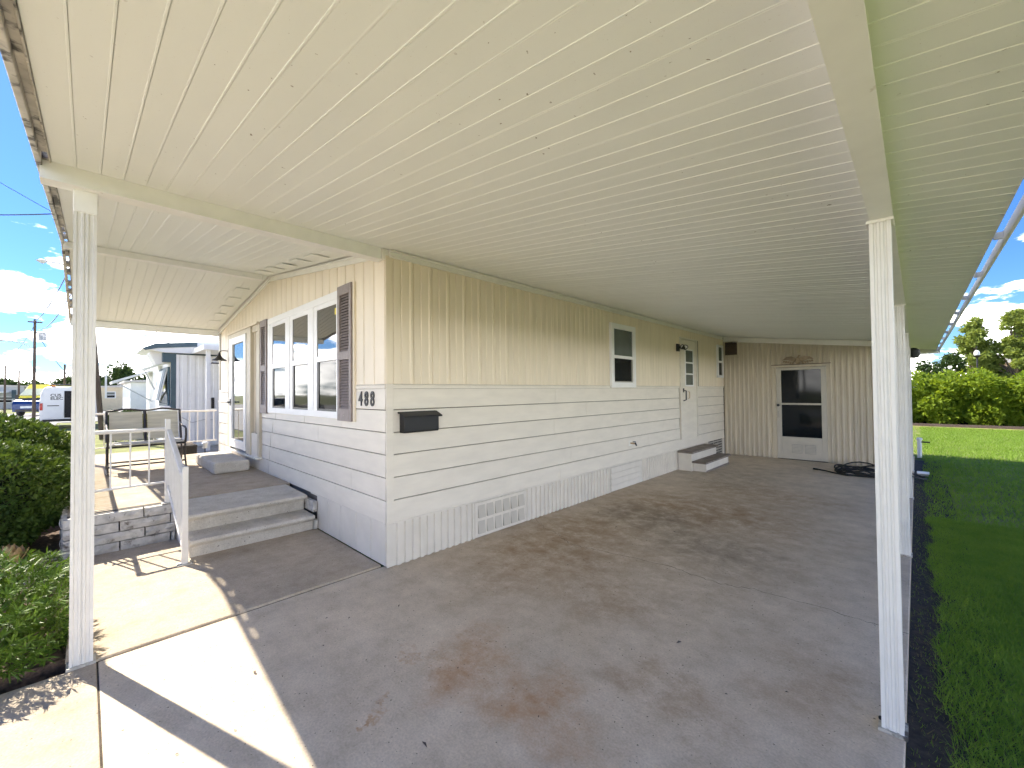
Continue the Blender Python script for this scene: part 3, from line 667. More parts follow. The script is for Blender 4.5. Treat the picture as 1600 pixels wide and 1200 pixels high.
# ================================================================== things fixed to the home
ft = thing('house_number', (-3.85, FYW-.02, 1.5), 'black metal house number 488 on the lap siding near the corner', 'house number')
base = Matrix.Translation((0, 0, 0))
for i, ch in enumerate('488'):
    # text lies in XY, turn it to stand facing -Y
    mt = Matrix.Translation((-4.025+i*0.122, FYW-.016, 1.478)) @ Matrix.Rotation(rad(90), 4, 'X')
    text_mesh('digit', ch, 0.20, 'navy', ft, mt, 0.005, 0.82, 0.003)
mb_ = thing('mailbox', (HX1+.05, 2.25, 1.2), 'black wall mailbox with hooded lid on the lap siding beside the corner', 'mailbox')
x = HX1+.012
MB().extr([(x, 1.225), (x+.085, 1.225), (x+.095, 1.24), (x+.095, 1.375), (x, 1.40)], 'y', 2.055, 2.435).build('box', 'navy', mb_, bevel=0.004)
MB().extr([(x, 1.405), (x, 1.422), (x+.03, 1.420), (x+.125, 1.382), (x+.13, 1.366), (x+.12, 1.370), (x+.03, 1.404)], 'y', 2.035, 2.455).build('lid', 'navy', mb_, bevel=0.002)
wl = thing('wall_lamp', (-9.42, FYW-.02, 2.43), 'black gooseneck barn lamp on the wall left of the front door', 'lamp')
MB().lathe([(0.0, 0), (0.055, 0), (0.055, -.012), (0.045, -.03), (0.0, -.034)], (-9.42, FYW-.012, 2.43), 16, 'y').build('wall_plate', 'black', wl, smooth=True)
MB().tube([(-9.42, FYW-.04, 2.43), (-9.42, FYW-.13, 2.432), (-9.42, FYW-.165, 2.42), (-9.42, FYW-.178, 2.38)], 0.009, 8).build('arm', 'black', wl, smooth=True)
MB().lathe([(0.016, .0), (0.020, -.03), (0.030, -.055), (0.045, -.085), (0.075, -.115), (0.115, -.135), (0.118, -.150), (0.110, -.150), (0.07, -.125), (0.0, -.10)], (-9.42, FYW-.178, 2.39), 24).build('shade', 'black', wl, smooth=True)
MB().lathe([(0.0, 0), (0.022, -.01), (0.03, -.04), (0.018, -.065), (0.0, -.07)], (-9.42, FYW-.178, 2.30), 12).build('bulb', 'globe', wl, smooth=True)
fl = thing('flood_light', (HX1+.03, 8.42, 2.46), 'black twin head flood light on the wall over the side door edge', 'flood light')
x = HX1+.03
MB().box(x-.012, x+.02, 8.33, 8.45, 2.39, 2.54).build('base', 'black', fl, bevel=0.006)
for dy, a in ((0.055, -0.55), (0.20, 0.45)):
    c = (x+.07, 8.40+dy, 2.475)
    MB().tube([(x+.02, 8.40, 2.47), c], 0.012, 6).build('arm', 'black', fl)
    hd = MB().lathe([(0.0, -.05), (0.03, -.045), (0.05, 0.01), (0.052, .03), (0.046, .032), (0.04, .02), (0, .02)], (0, 0, 0), 16).build('lamp_head', 'black', fl, smooth=True, local=False)
    hd.matrix_parent_inverse = Matrix.Translation(-Vector(fl.location)); hd.location = c; hd.rotation_euler = (rad(60), 0, a)
    ln = MB().lathe([(0.0, .023), (0.04, .022), (0.0, .030)], (0, 0, 0), 16).build('lens', 'globe', hd, local=True)
tp = thing('garden_tap', (HX1+.02, 6.42, .71), 'small brass garden tap poking from the lower lap siding', 'tap')
MB().tube([(HX1+.005, 6.42, .715), (HX1+.10, 6.42, .715)], 0.012, 8).build('spout', 'clay', tp)
MB().tube([(HX1+.10, 6.42, .73), (HX1+.125, 6.42, .68)], 0.013, 8).build('outlet', 'black', tp)
MB().lathe([(0.028, 0), (0.028, .008)], (HX1+.085, 6.42, .74), 8).build('wheel', 'black', tp)
MB().box(HX1+.010, HX1+.016, 6.36, 6.46, .67, .76).build('wall_plate', 'white', tp)

# ================================================================== SHED under the carport
SY = 11.2
sh = thing('utility_shed', (-1.8, 12.2, 0), 'tan ribbed metal shed closing the back of the carport', 'shed')
MB().box(-3.49, -0.16, SY+.03, 13.3, 0.0, 2.46).build('wall', 'backing', sh)
MB().extr([(-3.49, 2.4), (-0.16, 2.4), (-0.16, rz(-.16)-.02), (-3.49, rz(-3.49)-.02)], 'y', SY+.035, SY+.08).build('wall', 'backing', sh)
rp = [(0, .028), (0, 0), (.012, -.004), (.030, -.022), (.052, -.022), (.070, -.004), (.10, -.004)]
def shed_panel(x0, x1, z0, z1f):
    n = max(1, round((x1-x0)/.10)); w = (x1-x0)/n; P = [(x0+.001, SY+.028)]
    for i in range(n):
        for a, b in ((.0, .0), (.12, -.002), (.30, -.024), (.52, -.024), (.70, -.002), (.85, -.007)): P.append((x0+.001+(i+a)*w*.998, SY+b))
    P += [(x1-.001, SY), (x1-.001, SY+.028)]
    MB().loft([(p[0], p[1], z0) for p in P], [(p[0], p[1], z1f(p[0])) for p in P]).build('metal_panel', 'shed', sh)
topf = lambda X: rz(X)-.05
xs = [-3.47, -3.07, -2.67, -2.345]
for a, b in zip(xs[:-1], xs[1:]): shed_panel(a, b, 0.005, topf)
shed_panel(-2.345, -1.375, 2.155, topf)
xs = [-1.375, -0.97, -0.57, -0.165]
for a, b in zip(xs[:-1], xs[1:]): shed_panel(a, b, 0.005, topf)
a = [(-3.455, SY-.05, rz(-3.455)-.13), (-3.455, SY-.028, rz(-3.455)-.13), (-3.455, SY-.028, rz(-3.455)-.012), (-3.455, SY-.05, rz(-3.455)-.012)]
MB().loft(a, [(-0.155, p[1], p[2]-SL*3.3) for p in a]).build('head_trim', 'white', sh, bevel=0.004)
sd = MB().box(-2.33, -2.235, SY-.03, SY+.02, 0.02, 2.09).box(-1.49, -1.40, SY-.03, SY+.02, 0.02, 2.09).box(-2.235, -1.49, SY-.03, SY+.02, 2.035, 2.09).box(-2.235, -1.49, SY-.03, SY+.02, 0.02, 0.52).box(-2.235, -1.49, SY-.03, SY+.02, 1.245, 1.285).build('shed_door', 'sheddoor', sh, bevel=0.004)
cs = MB().box(-2.395, -2.335, SY-.024, SY+.01, 0.01, 2.15).box(-1.395, -1.335, SY-.024, SY+.01, 0.01, 2.15).box(-2.335, -1.395, SY-.024, SY+.01, 2.10, 2.15).build('door_casing', 'shed', sd)
MB().box(-2.42, -1.31, SY-.045, SY-.02, 2.151, 2.165).build('drip_cap', 'brown', sd)
MB().box(-2.235, -1.49, SY-.008, SY+.0, 1.285, 2.035).build('pane', 'screen', sd)
MB().box(-2.235, -1.49, SY-.008, SY+.0, 0.52, 1.245).build('pane', 'screen', sd)
for x0 in (-2.05, -1.80):
    vv = MB().box(x0, x0+.20, SY-.038, SY-.031, 0.16, 0.36).build('door_vent', 'greyplas', sd)
    for i in range(6): MB().box(x0+.012, x0+.188, SY-.043, SY-.038, 0.175+i*.03, 0.19+i*.03).build('slat', 'sheddoor', vv)
MB().lathe([(0.02, 0), (0.012, -.02), (0.03, -.045), (0.028, -.06), (0, -.066)], (-2.29, SY-.03, 1.235), 12, 'y').build('knob', 'black', sd, smooth=True)
MB().tube([(-2.29, SY-.03, 1.10), (-2.29, SY-.07, 1.08), (-2.29, SY-.07, .98), (-2.29, SY-.03, .96)], 0.008, 6).build('pull', 'greyplas', sd)
lv = MB().box(-3.44, -3.42, SY-.05, SY-.024, 2.44, 2.80).box(-3.14, -3.12, SY-.05, SY-.024, 2.44, 2.80).box(-3.42, -3.14, SY-.05, SY-.024, 2.44, 2.46).box(-3.42, -3.14, SY-.05, SY-.024, 2.78, 2.80).build('louvre_vent', 'shed', sh)
for i in range(10):
    z = 2.465+i*.031; MB().extr([(SY-.046, z), (SY-.042, z), (SY-.026, z+.022), (SY-.030, z+.024)], 'x', -3.42, -3.14).build('slat', 'brown', lv)
MB().box(-3.42, -3.14, SY-.026, SY-.024, 2.46, 2.78).build('vent_back', 'backing', lv)
# carved eagle plaque above the shed door : body, head, two stepped wings
eg = thing('eagle_plaque', (-1.9, SY-.05, 2.25), 'tan carved spread-winged eagle plaque above the shed door', 'plaque')
def flat(pts, y0, y1, nm, m='plaque'):
    return MB().loft([(x, y0, z) for x, z in pts], [(x, y1, z) for x, z in pts]).build(nm, m, eg, bevel=0.004)
cx, cz = -1.90, 2.24
flat([(cx-.05, cz-.05), (cx-.03, cz+.05), (cx+.0, cz+.085), (cx+.035, cz+.05), (cx+.05, cz-.05), (cx+.02, cz-.075), (cx-.02, cz-.075)], SY-.085, SY-.026, 'body')
flat([(cx+.0, cz+.07), (cx+.005, cz+.11), (cx+.03, cz+.125), (cx+.06, cz+.105), (cx+.03, cz+.095), (cx+.03, cz+.07)], SY-.08, SY-.045, 'head')
for s in (-1, 1):
    flat([(cx+s*.03, cz+.05), (cx+s*.12, cz+.10), (cx+s*.22, cz+.085), (cx+s*.30, cz+.02), (cx+s*.20, cz+.03), (cx+s*.06, cz-.03)], SY-.07, SY-.028, 'wing')
    for i in range(5):
        a = cx+s*(.07+.042*i); flat([(a, cz-.025+.008*i), (a+s*.036, cz-.02+.008*i), (a+s*.05, cz-.075+.012*i), (a+s*.02, cz-.082+.012*i)], SY-.055, SY-.028, 'feather')

# ================================================================== side door steps
ss = thing('side_steps', (-3.2, 9.0, 0), 'two tread grey painted steps under the side door', 'steps')
MB().box(-3.465, -3.20, 8.33, 9.74, 0.0, 0.345).build('riser_box', 'skirt', ss, bevel=0.004)
MB().box(-3.198, -2.955, 8.42, 9.74, 0.0, 0.165).build('riser_box', 'skirt', ss, bevel=0.004)
MB().box(-3.468, -3.165, 8.30, 9.78, 0.347, 0.385).build('tread', 'woodbrown', ss, bevel=0.006)
MB().box(-3.196, -2.92, 8.32, 9.82, 0.167, 0.20).build('tread', 'woodbrown', ss, bevel=0.006)
MB().box(-2.953, -2.945, 8.42, 9.74, 0.0, 0.03).build('toe_strip', 'woodbrown', ss)

# ================================================================== PORCH
PZ = 0.41
pc = thing('porch', (-8, 0.9, 0), 'raised concrete porch with split block edge along the front of the home', 'porch')
MB().box(-10.48, -6.045, -0.12, 1.92, 0.0, PZ).build('slab', 'walk', pc, bevel=0.006)
MB().box(-6.044, -5.96, -0.12, 0.69, 0.0, PZ-.004).build('fill', 'mortar', pc)
rb = random.Random(5)
def block(x0, x1, y0, y1, z0, z1, face):
    j = lambda: rb.uniform(-.006, .006)
    vs = []; m = MB()
    if face == 'x':
        n = 5; front = [[(x1+j()+ (0.004 if 0 < a < n and 0 < b < 2 else -.006), y0+(y1-y0)*a/n, z0+(z1-z0)*b/2) for a in range(n+1)] for b in range(3)]
    else:
        n = 5; front = [[(x0+(x1-x0)*a/n, y0+j()-(0.004 if 0 < a < n and 0 < b < 2 else -.006), z0+(z1-z0)*b/2) for a in range(n+1)] for b in range(3)]
    m.box(x0, x1-.008 if face == 'x' else x1, y0 if face == 'x' else y0+.008, y1, z0, z1)
    fl_ = [p for r_ in front for p in r_]
    m.add(fl_, [(b*(n+1)+a, b*(n+1)+a+1, (b+1)*(n+1)+a+1, (b+1)*(n+1)+a) for b in range(2) for a in range(n)])
    # skirts joining the rough face to the box
    per = [b_*0+a for a in range(n+1) for b_ in (0,)]
    return m.build('block', 'block', pc)
zc = [0.004, 0.106, 0.206, 0.308, 0.408]
js = [[-.15, .256, .66, .705], [-.15, .047, .449, .705], [-.15, .251, .658, .705], [-.15, .04, .44, .705]]
for i in range(4):
    for a, b in zip(js[i][:-1], js[i][1:]): block(-5.955, -5.875, a+.006, b-.006, zc[i]+.004, zc[i+1]-.004, 'x')
for i in range(4):
    x = -5.96-(.2 if i % 2 else 0)
    if i % 2: block(-6.15, -5.962, -.165, -.122, zc[i]+.004, zc[i+1]-.004, 'y')
    while x > -10.3:
        block(max(x-.40, -10.47)+.006, x-.006, -.165, -.122, zc[i]+.004, zc[i+1]-.004, 'y'); x -= .406
# precast step unit
st = [(-6.036, 0.0), (-5.10, 0.0), (-5.088, .115), (-5.06, .142), (-5.022, .150), (-5.014, .17), (-5.025, .192), (-5.375, .196), (-5.36, .305), (-5.33, .335), (-5.262, .345), (-5.250, .365), (-5.262, .387), (-6.036, .402)]
MB().extr(st, 'y', 0.712, 1.865).build('steps', 'step', pc, bevel=0.006, label='precast two riser concrete step unit')
block(-5.36, -5.08, 1.868, 1.912, .215, .335, 'x'); block(-5.30, -5.06, 1.868, 1.912, .02, .125, 'x')
# doorstep block
tag(MB().box(-8.95, -7.48, 1.33, 1.80, PZ+.002, 0.585).build('doorstep', 'step', bevel=0.03), 'thick concrete doorstep block on the porch before the glass door', 'step')

# railings -----------------------------------------------------------
def bar(mb, p, q, w=0.012): return mb.tube([p, q], w, 4)
r1 = thing('porch_railing', (-5.95, .25, PZ), 'short white railing on the block edged end of the porch behind the left post', 'railing', 'white porch railings')
MB().box(-5.97, -5.925, 0.615, 0.66, PZ+.002, 1.335).build('newel_post', 'rail', r1, bevel=0.003)
MB().box(-6.0, -5.895, 0.585, 0.69, PZ+.001, PZ+.010).build('foot_plate', 'fascia', r1)
MB().tube([(-5.95, 0.612, 1.225), (-5.95, 0.0, 1.225)], 0.021, 8).build('top_rail', 'rail', r1, smooth=True)
MB().tube([(-5.95, 0.612, 0.645), (-5.95, 0.0, 0.635)], 0.013, 6).build('bottom_rail', 'rail', r1, smooth=True)
for y in (0.03, .184, .333, .483): MB().box(-5.957, -5.943, y-.007, y+.007, 0.645, 1.215).build('baluster', 'rail', r1)
r2 = thing('stair_handrail', (-5.4, .65, 0), 'sloping white handrail with close balusters beside the porch steps', 'railing', 'white porch railings')
MB().box(-4.972, -4.925, 0.635, 0.682, 0.016, 0.925).build('newel_post', 'rail', r2, bevel=0.003)
MB().box(-5.0, -4.895, 0.60, 0.715, 0.015, 0.024).build('foot_plate', 'fascia', r2)
MB().extr([(-5.925, 1.18), (-5.925, 1.225), (-4.973, .87), (-4.973, .825)], 'y', 0.628, 0.668).build('top_rail', 'rail', r2, bevel=0.004)
MB().tube([(-5.925, .64, .60), (-4.97, .65, .16)], 0.014, 6).build('bottom_rail', 'rail', r2, smooth=True)
for i in range(1, 9):
    f = i/9; x = -5.925+f*.955; MB().box(x-.007, x+.007, .641, .655, .60-f*.44, 1.19-f*.355).build('baluster', 'rail', r2)
r3 = thing('porch_railing', (-10.4, 1.0, PZ), 'white railing across the far end of the porch behind the bench', 'railing', 'white porch railings')
MB().tube([(-10.42, 0.02, 1.272), (-10.42, 1.90, 1.272)], 0.018, 8).build('top_rail', 'rail', r3, smooth=True)
MB().tube([(-10.42, 0.02, .665), (-10.42, 1.90, .665)], 0.012, 6).build('bottom_rail', 'rail', r3, smooth=True)
for i in range(14):
    y = .10+i*.135; MB().box(-10.427, -10.413, y-.006, y+.006, .665, 1.265).build('baluster', 'rail', r3)
r4 = thing('porch_railing', (-8, -.02, PZ), 'long white railing on the street side of the porch behind the hedge', 'railing', 'white porch railings')
MB().tube([(-5.95, -.015, 1.225), (-10.42, -.015, 1.225)], 0.020, 8).build('top_rail', 'rail', r4, smooth=True)
MB().tube([(-5.95, -.015, .55), (-10.42, -.015, .55)], 0.012, 6).build('bottom_rail', 'rail', r4, smooth=True)
for i in range(32):
    x = -6.08-i*.135; MB().box(x-.007, x+.007, -.022, -.008, .55, 1.21).build('baluster', 'rail', r4)

# bench ---------------------------------------------------------------
bn = thing('glider_bench', (-9.0, .67, PZ), 'dark framed two seat glider bench with beige sling back on the porch', 'bench')
B0, B1 = 0.235, 1.155
def bt(pts, r, nm, n=8, m='bronze'): return MB().tube(pts, r, n).build(nm, m, bn, smooth=True)
bt([(-9.12, B0, .86), (-9.30, B0, 1.345)], .017, 'back_upright'); bt([(-9.12, B1, .86), (-9.30, B1, 1.345)], .017, 'back_upright')
bt([(-9.12, .695, .86), (-9.30, .695, 1.345)], .022, 'back_upright')
bt([(-9.30, B0+(B1-B0)*f, 1.345+.030*math.sin(math.pi*2*f*1.0)**2*(1 if f < 1 else 0)) for f in np.linspace(0, 1, 17)], .015, 'back_rail')
for a, b in ((B0+.03, .665), (.725, B1-.03)):
    q = MB(); P = []
    for k in range(6):
        f = k/5; xx = -9.125-.165*f-.02*math.sin(math.pi*f); zz = .88+.45*f
        P.append([(xx, a, zz), (xx, b, zz)])
    vs = [p for r_ in P for p in r_]; q.add(vs, [(2*i, 2*i+1, 2*i+3, 2*i+2) for i in range(5)])
    vs2 = [(p[0]-.006, p[1], p[2]) for p in vs]; q.add(vs2, [(2*i, 2*i+1, 2*i+3, 2*i+2) for i in range(5)])
    q.build('back_sling', 'sling', bn, smooth=True)
MB().extr([(-9.13, .855), (-9.0, .835), (-8.80, .845), (-8.66, .868), (-8.63, .855), (-8.64, .838), (-8.80, .825), (-9.0, .815), (-9.13, .835)], 'y', B0+.02, B1-.02).build('seat_sling', 'seatsling', bn, smooth=True)
bt([(-8.64, B0, .82), (-8.64, B1, .82)], .016, 'seat_rail'); bt([(-9.12, B0, .82), (-9.12, B1, .82)], .014, 'seat_rail')
for s in (B0, B1):
    bt([(-9.12, s, .83), (-8.64, s, .83)], .015, 'seat_rail')
    bt([(-9.22, s, 1.13), (-9.0, s, 1.08), (-8.72, s, 1.075), (-8.62, s, 1.05), (-8.60, s, .95), (-8.66, s, .83)], .015, 'arm')
    bt([(-9.20, s, PZ+.03), (-9.02, s, PZ+.016), (-8.70, s, PZ+.016), (-8.50, s, PZ+.03)], .015, 'floor_runner')
    bt([(-8.56, s, PZ+.02), (-8.70, s, .60), (-8.68, s, .80)], .013, 'leg'); bt([(-9.16, s, PZ+.02), (-9.02, s, .60), (-9.08, s, .80)], .013, 'leg')
bt([(-8.62, B0, .535), (-8.62, B1, .535)], .012, 'stretcher'); bt([(-9.10, B0, .535), (-9.10, B1, .535)], .012, 'stretcher')

# planter box and lantern beyond the far porch end
pb = thing('planter_box', (-11.0, 1.42, 0), 'low black planter box beyond the far porch railing', 'planter')
MB().extr([(-11.2, 0.0), (-10.75, 0.0), (-10.70, .52), (-10.66, .52), (-10.66, .57), (-11.29, .57), (-11.29, .52), (-11.25, .52)], 'y', 1.15, 1.62).build('box', 'rubber', pb, bevel=0.01)
MB().box(-11.24, -10.71, 1.17, 1.60, .56, .578).build('soil', 'soil', pb)
la = thing('garden_lantern', (-11.1, 1.86, .0), 'small white garden lantern on a stake beyond the porch end', 'lantern')
MB().tube([(-11.1, 1.82, -.02), (-11.1, 1.82, .44)], .012, 6).build('stake', 'black', la)
MB().lathe([(.05, 0), (.05, .01), (.042, .02), (.042, .10), (.05, .105)], (-11.1, 1.82, .44), 8).build('body', 'globe', la)
MB().lathe([(.075, 0), (.05, .03), (.012, .05), (0, .055)], (-11.1, 1.82, .545), 8).build('cap', 'vinyl', la)

# ================================================================== hose and bits by the shed
hs = thing('garden_hose', (-.75, 10.0, 0), 'black garden hose coiled loosely by the right carport posts', 'hose')
P = []; rh = random.Random(9)
for k in range(150):
    a = k/150*2*math.pi*6.2; R_ = 0.40+.07*math.sin(k*.11)+rh.uniform(-.012, .012)
    P.append((-.70+R_*math.cos(a)*1.05+.05*math.sin(k*.05), 10.15+R_*math.sin(a)*.9, .018+.0009*k*(.5+.5*math.sin(k*.7))+.006*(k//25)))
P = [(-1.42, 10.05, .02), (-1.3, 10.0, .018), (-1.15, 9.85, .018), (-.95, 9.72, .018)] + P
MB().tube(P, .014, 6).build('tube', 'rubber', hs, smooth=True)
MB().tube([(-1.42, 10.05, .02), (-1.50, 10.07, .022)], .018, 8).build('nozzle', 'black', hs)
P2 = [(-.3, 10.2, .05), (-.12, 10.1, .06), (.02, 10.25, .0), (.10, 10.5, -.03), (.02, 10.7, -.02), (-.1, 10.6, .03), (-.2, 10.35, .05)]
MB().tube(P2, .014, 6).build('loop', 'rubber', hs, smooth=True)
vb = thing('valve_cover', (.06, 11.0, 0), 'flat white rectangular cover lying on the dirt past the posts', 'cover')
MB().box(-.02, .13, 10.90, 11.12, -.045, -.005).build('box', 'greyplas', vb, bevel=0.008); MB().box(-.03, .14, 10.89, 11.13, -.004, .012).build('lid', 'vinyl', vb, bevel=0.004)
sp = thing('standpipe', (-.02, 13.5, 0), 'thin white standpipe with a tap in the lawn past the shed', 'pipe')
MB().tube([(.02, 13.75, -.05), (.02, 13.75, .38)], .04, 10).build('pipe', 'vinyl', sp, smooth=True)
MB().tube([(.02, 13.75, .33), (.20, 13.72, .33)], .018, 8).build('outlet', 'black', sp); MB().lathe([(.055, 0), (.055, .03), (.03, .045)], (.02, 13.75, .38), 10).build('cap', 'vinyl', sp)
bl = thing('outdoor_speaker', (.0, 11.35, 2.0), 'dark rounded fixture on the shed corner by the last post', 'fixture')
MB().lathe([(0, -.10), (.07, -.09), (.10, -.02), (.09, .06), (.04, .10), (0, .105)], (-.03, 11.28, 2.28), 14).build('housing', 'rubber', bl, smooth=True)
MB().tube([(-.16, 11.25, 2.28), (-.05, 11.28, 2.28)], .02, 6).build('bracket', 'black', bl)

# ================================================================== GRASS
def grass(name, n, x0, x1, y0, y1, h0, h1, w, label, ybias=1.0, zz=ZL):
    u = rng.random(n)**ybias; x = x0+(x1-x0)*rng.random(n); y = y0+(y1-y0)*u
    if x0 > .02:
        ed_ = x0+.015+.025*np.sin(3.1*y)+.02*np.sin(11*y+1)+.10*rng.random(n)**2; kp = x > ed_; x, y = x[kp], y[kp]; n = len(x)
    h = h0+(h1-h0)*rng.random(n); a = rng.random(n)*6.283; lean = rng.normal(size=(n, 2))*0.55
    wv = w*(0.6+.8*rng.random(n)); cx_, sx_ = np.cos(a)*wv, np.sin(a)*wv
    b0 = np.stack([x-cx_, y-sx_, np.full(n, zz)], 1); b1 = np.stack([x+cx_, y+sx_, np.full(n, zz)], 1)
    tp_ = np.stack([x+lean[:, 0]*h, y+lean[:, 1]*h, zz+h], 1)
    v = np.stack([b0, b1, tp_], 1).reshape(-1, 3); f = np.arange(3*n).reshape(n, 3)
    o = pydata(name, v, f, 'blade'); struct(o, 'stuff'); o['label'] = label; o['category'] = 'grass'; return o
grass('grass', 170000, 0.045, 1.8, 1.6, 7.5, .025, .06, .0026, 'short shaded lawn grass beside the carport slab', 1.0)
grass('grass', 80000, 0.05, 4.5, 7.5, 24.5, .035, .08, .006, 'sunlit and shaded lawn grass farther back', 1.0)
grass('grass', 12000, -3.0, 0.2, 13.7, 24.5, .035, .08, .006, 'sunlit lawn grass behind the shed', 1.0)
grass('grass', 1800, -0.05, 0.14, 1.6, 10, .01, .035, .0022, 'sparse grass tufts on the dirt strip along the slab', 1.0, ZL)
o = grass('dry_clippings', 1500, -0.06, 0.22, 1.6, 11, .004, .03, .0018, 'dry straw clippings scattered on the dirt strip along the slab', 1.0, ZL+.007); o.data.materials[0] = M['drygrass']; o['category'] = 'clippings'

# ================================================================== PLANTS
def hedge_box(name, x0, x1, y0, y1, z1, n, size, m, label, seed):
    t = thing(name, ((x0+x1)/2, (y0+y1)/2, ZL), label, 'hedge'); g = np.random.default_rng(seed)
    cs_ = []; 
    nb = int((x1-x0)*8)
    for i in range(nb):
        c = (x0+(x1-x0)*((i*0.61803)%1), y0+(y1-y0)*.5*((i*0.4142)%1), (.10+.68*((i*0.7320508)%1))*z1); r = (g.uniform(.45, .8), g.uniform(.45, .8), g.uniform(.4, .6))
        cs_.append((c, r))
    P_, D_ = [], []
    for k, (c, r) in enumerate(cs_):
        p_, d_ = lump_points(n//nb, c, r, 14, seed+k); P_.append(p_); D_.append(d_)
    P_ = np.concatenate(P_); D_ = np.concatenate(D_); ok = P_[:, 2] > ZL+.08
    v, f = leaf_mesh(P_[ok], D_[ok], size, 2.0, .7, .15); pydata('foliage', v, f, m, t)
    rg = random.Random(seed)
    for i in range(int((x1-x0)*1.3)):
        x = rg.uniform(x0, x1); y = (y0+y1)/2+rg.uniform(-.2, .2)
        MB().tube([(x, y, ZL), (x+rg.uniform(-.1, .1), y, .7), (x+rg.uniform(-.3, .3), y+rg.uniform(-.2, .2), z1*.75)], [.04, .03, .012], 6).build('stem', 'bark', t)
    core = MB().box(x0+.3, x1-.2, y0+.75, y1-.2, ZL, z1-.8).build('shade_core', 'core', t)
    return t
hedge_box('hedge', -2.6, 14.0, 26.2, 27.6, 2.35, 80000, .16, 'hedge', 'long bright green clipped hedge across the back of the lawn', 31)
tag(MB().box(-2.5, 14, 25.35, 25.42, ZL, .06).box(-2.5, 14, 25.30, 25.35, ZL, .02).build('lawn_edging', 'brown'), 'thin brown edging line at the foot of the back hedge', 'edging')

def shrub(name, c, r, n, size, m, label, seed, aspect=2.0, group=None, core=.72, lumps=26, cat='shrub'):
    t = thing(name, (c[0], c[1], 0.0), label, cat, group)
    p_, d_ = lump_points(n, c, r, lumps, seed, .35); ok = p_[:, 2] > .05
    v, f = leaf_mesh(p_[ok], d_[ok], size, aspect, .55, .25); pydata('foliage', v, f, m, t)
    rg = random.Random(seed)
    for i in range(5):
        a = rg.uniform(0, 6.28); MB().tube([(c[0]+.05*math.cos(a), c[1]+.05*math.sin(a), 0), (c[0]+r[0]*.35*math.cos(a), c[1]+r[1]*.35*math.sin(a), c[2]), (c[0]+r[0]*.6*math.cos(a), c[1]+r[1]*.6*math.sin(a), c[2]+r[2]*.5)], [.025, .018, .006], 5).build('stem', 'bark', t)
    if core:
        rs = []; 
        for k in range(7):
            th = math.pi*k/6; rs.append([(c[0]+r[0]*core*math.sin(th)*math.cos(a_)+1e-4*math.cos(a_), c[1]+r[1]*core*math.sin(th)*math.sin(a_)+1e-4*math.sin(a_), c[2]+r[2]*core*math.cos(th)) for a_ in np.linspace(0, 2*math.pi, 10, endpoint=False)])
        MB().rings(rs).build('shade_core', 'core', t, smooth=True)
    return t
shrub('clipped_shrub', (-6.75, -.92, .60), (.85, .86, .63), 26000, .050, 'shrub', 'clipped dark green shrub in front of the porch, nearest the block edge', 41, 2.0, 'clipped shrubs along the porch')
shrub('clipped_shrub', (-8.75, -.88, .62), (1.0, .80, .69), 20000, .062, 'shrub', 'taller clipped yellow-green topped shrub behind the nearer porch shrub', 42, 2.0, 'clipped shrubs along the porch')
# strap leaved shrub in the lower left corner: whorls of narrow leaves at twig ends
ps = thing('podocarpus_shrub', (-4.15, -.52, 0), 'low shrub with narrow strap leaves beside the left carport post', 'shrub')
p_, d_ = lump_points(1350, (-4.06, -.48, .24), (.56, .56, .37), 20, 51, .55)
ok = (p_[:, 2] > .04) & (p_[:, 1] < -.03); p_, d_ = p_[ok], d_[ok]; V_, F_ = [], []; base_i = 0
for q, d in zip(p_, d_):
    ax = d*.7+np.array([0, 0, .55])+rng.normal(size=3)*.25; ax /= np.linalg.norm(ax)
    k = 13; th = rng.random(k)*6.28; e1 = np.cross(ax, [0.3, .9, .2]); e1 /= np.linalg.norm(e1); e2 = np.cross(ax, e1)
    for j in range(k):
        dr_ = ax*rng.uniform(.35, 1.0)+(e1*math.cos(th[j])+e2*math.sin(th[j]))*rng.uniform(.5, 1.0); dr_ /= np.linalg.norm(dr_)
        L = rng.uniform(.045, .085); s_ = np.cross(dr_, ax); s_ = s_/(np.linalg.norm(s_)+1e-6)*.0048; b_ = q-ax*rng.uniform(0, .05)
        V_ += [b_, b_+dr_*L*.45+s_, b_+dr_*L-np.array([0, 0, .006]), b_+dr_*L*.45-s_]; F_.append((base_i, base_i+1, base_i+2, base_i+3)); base_i += 4
pydata('foliage', V_, F_, 'strap', ps)
rg = random.Random(3)
for i in range(16):
    a = rg.uniform(0, 6.28); e = rg.uniform(.25, .42); MB().tube([(-4.12, -.50, .01), (-4.12+e*.5*math.cos(a), -.5+e*.5*math.sin(a), .16), (-4.12+e*math.cos(a), -.5+e*math.sin(a), rg.uniform(.25, .5))], [.012, .008, .003], 5).build('stem', 'bark', ps)

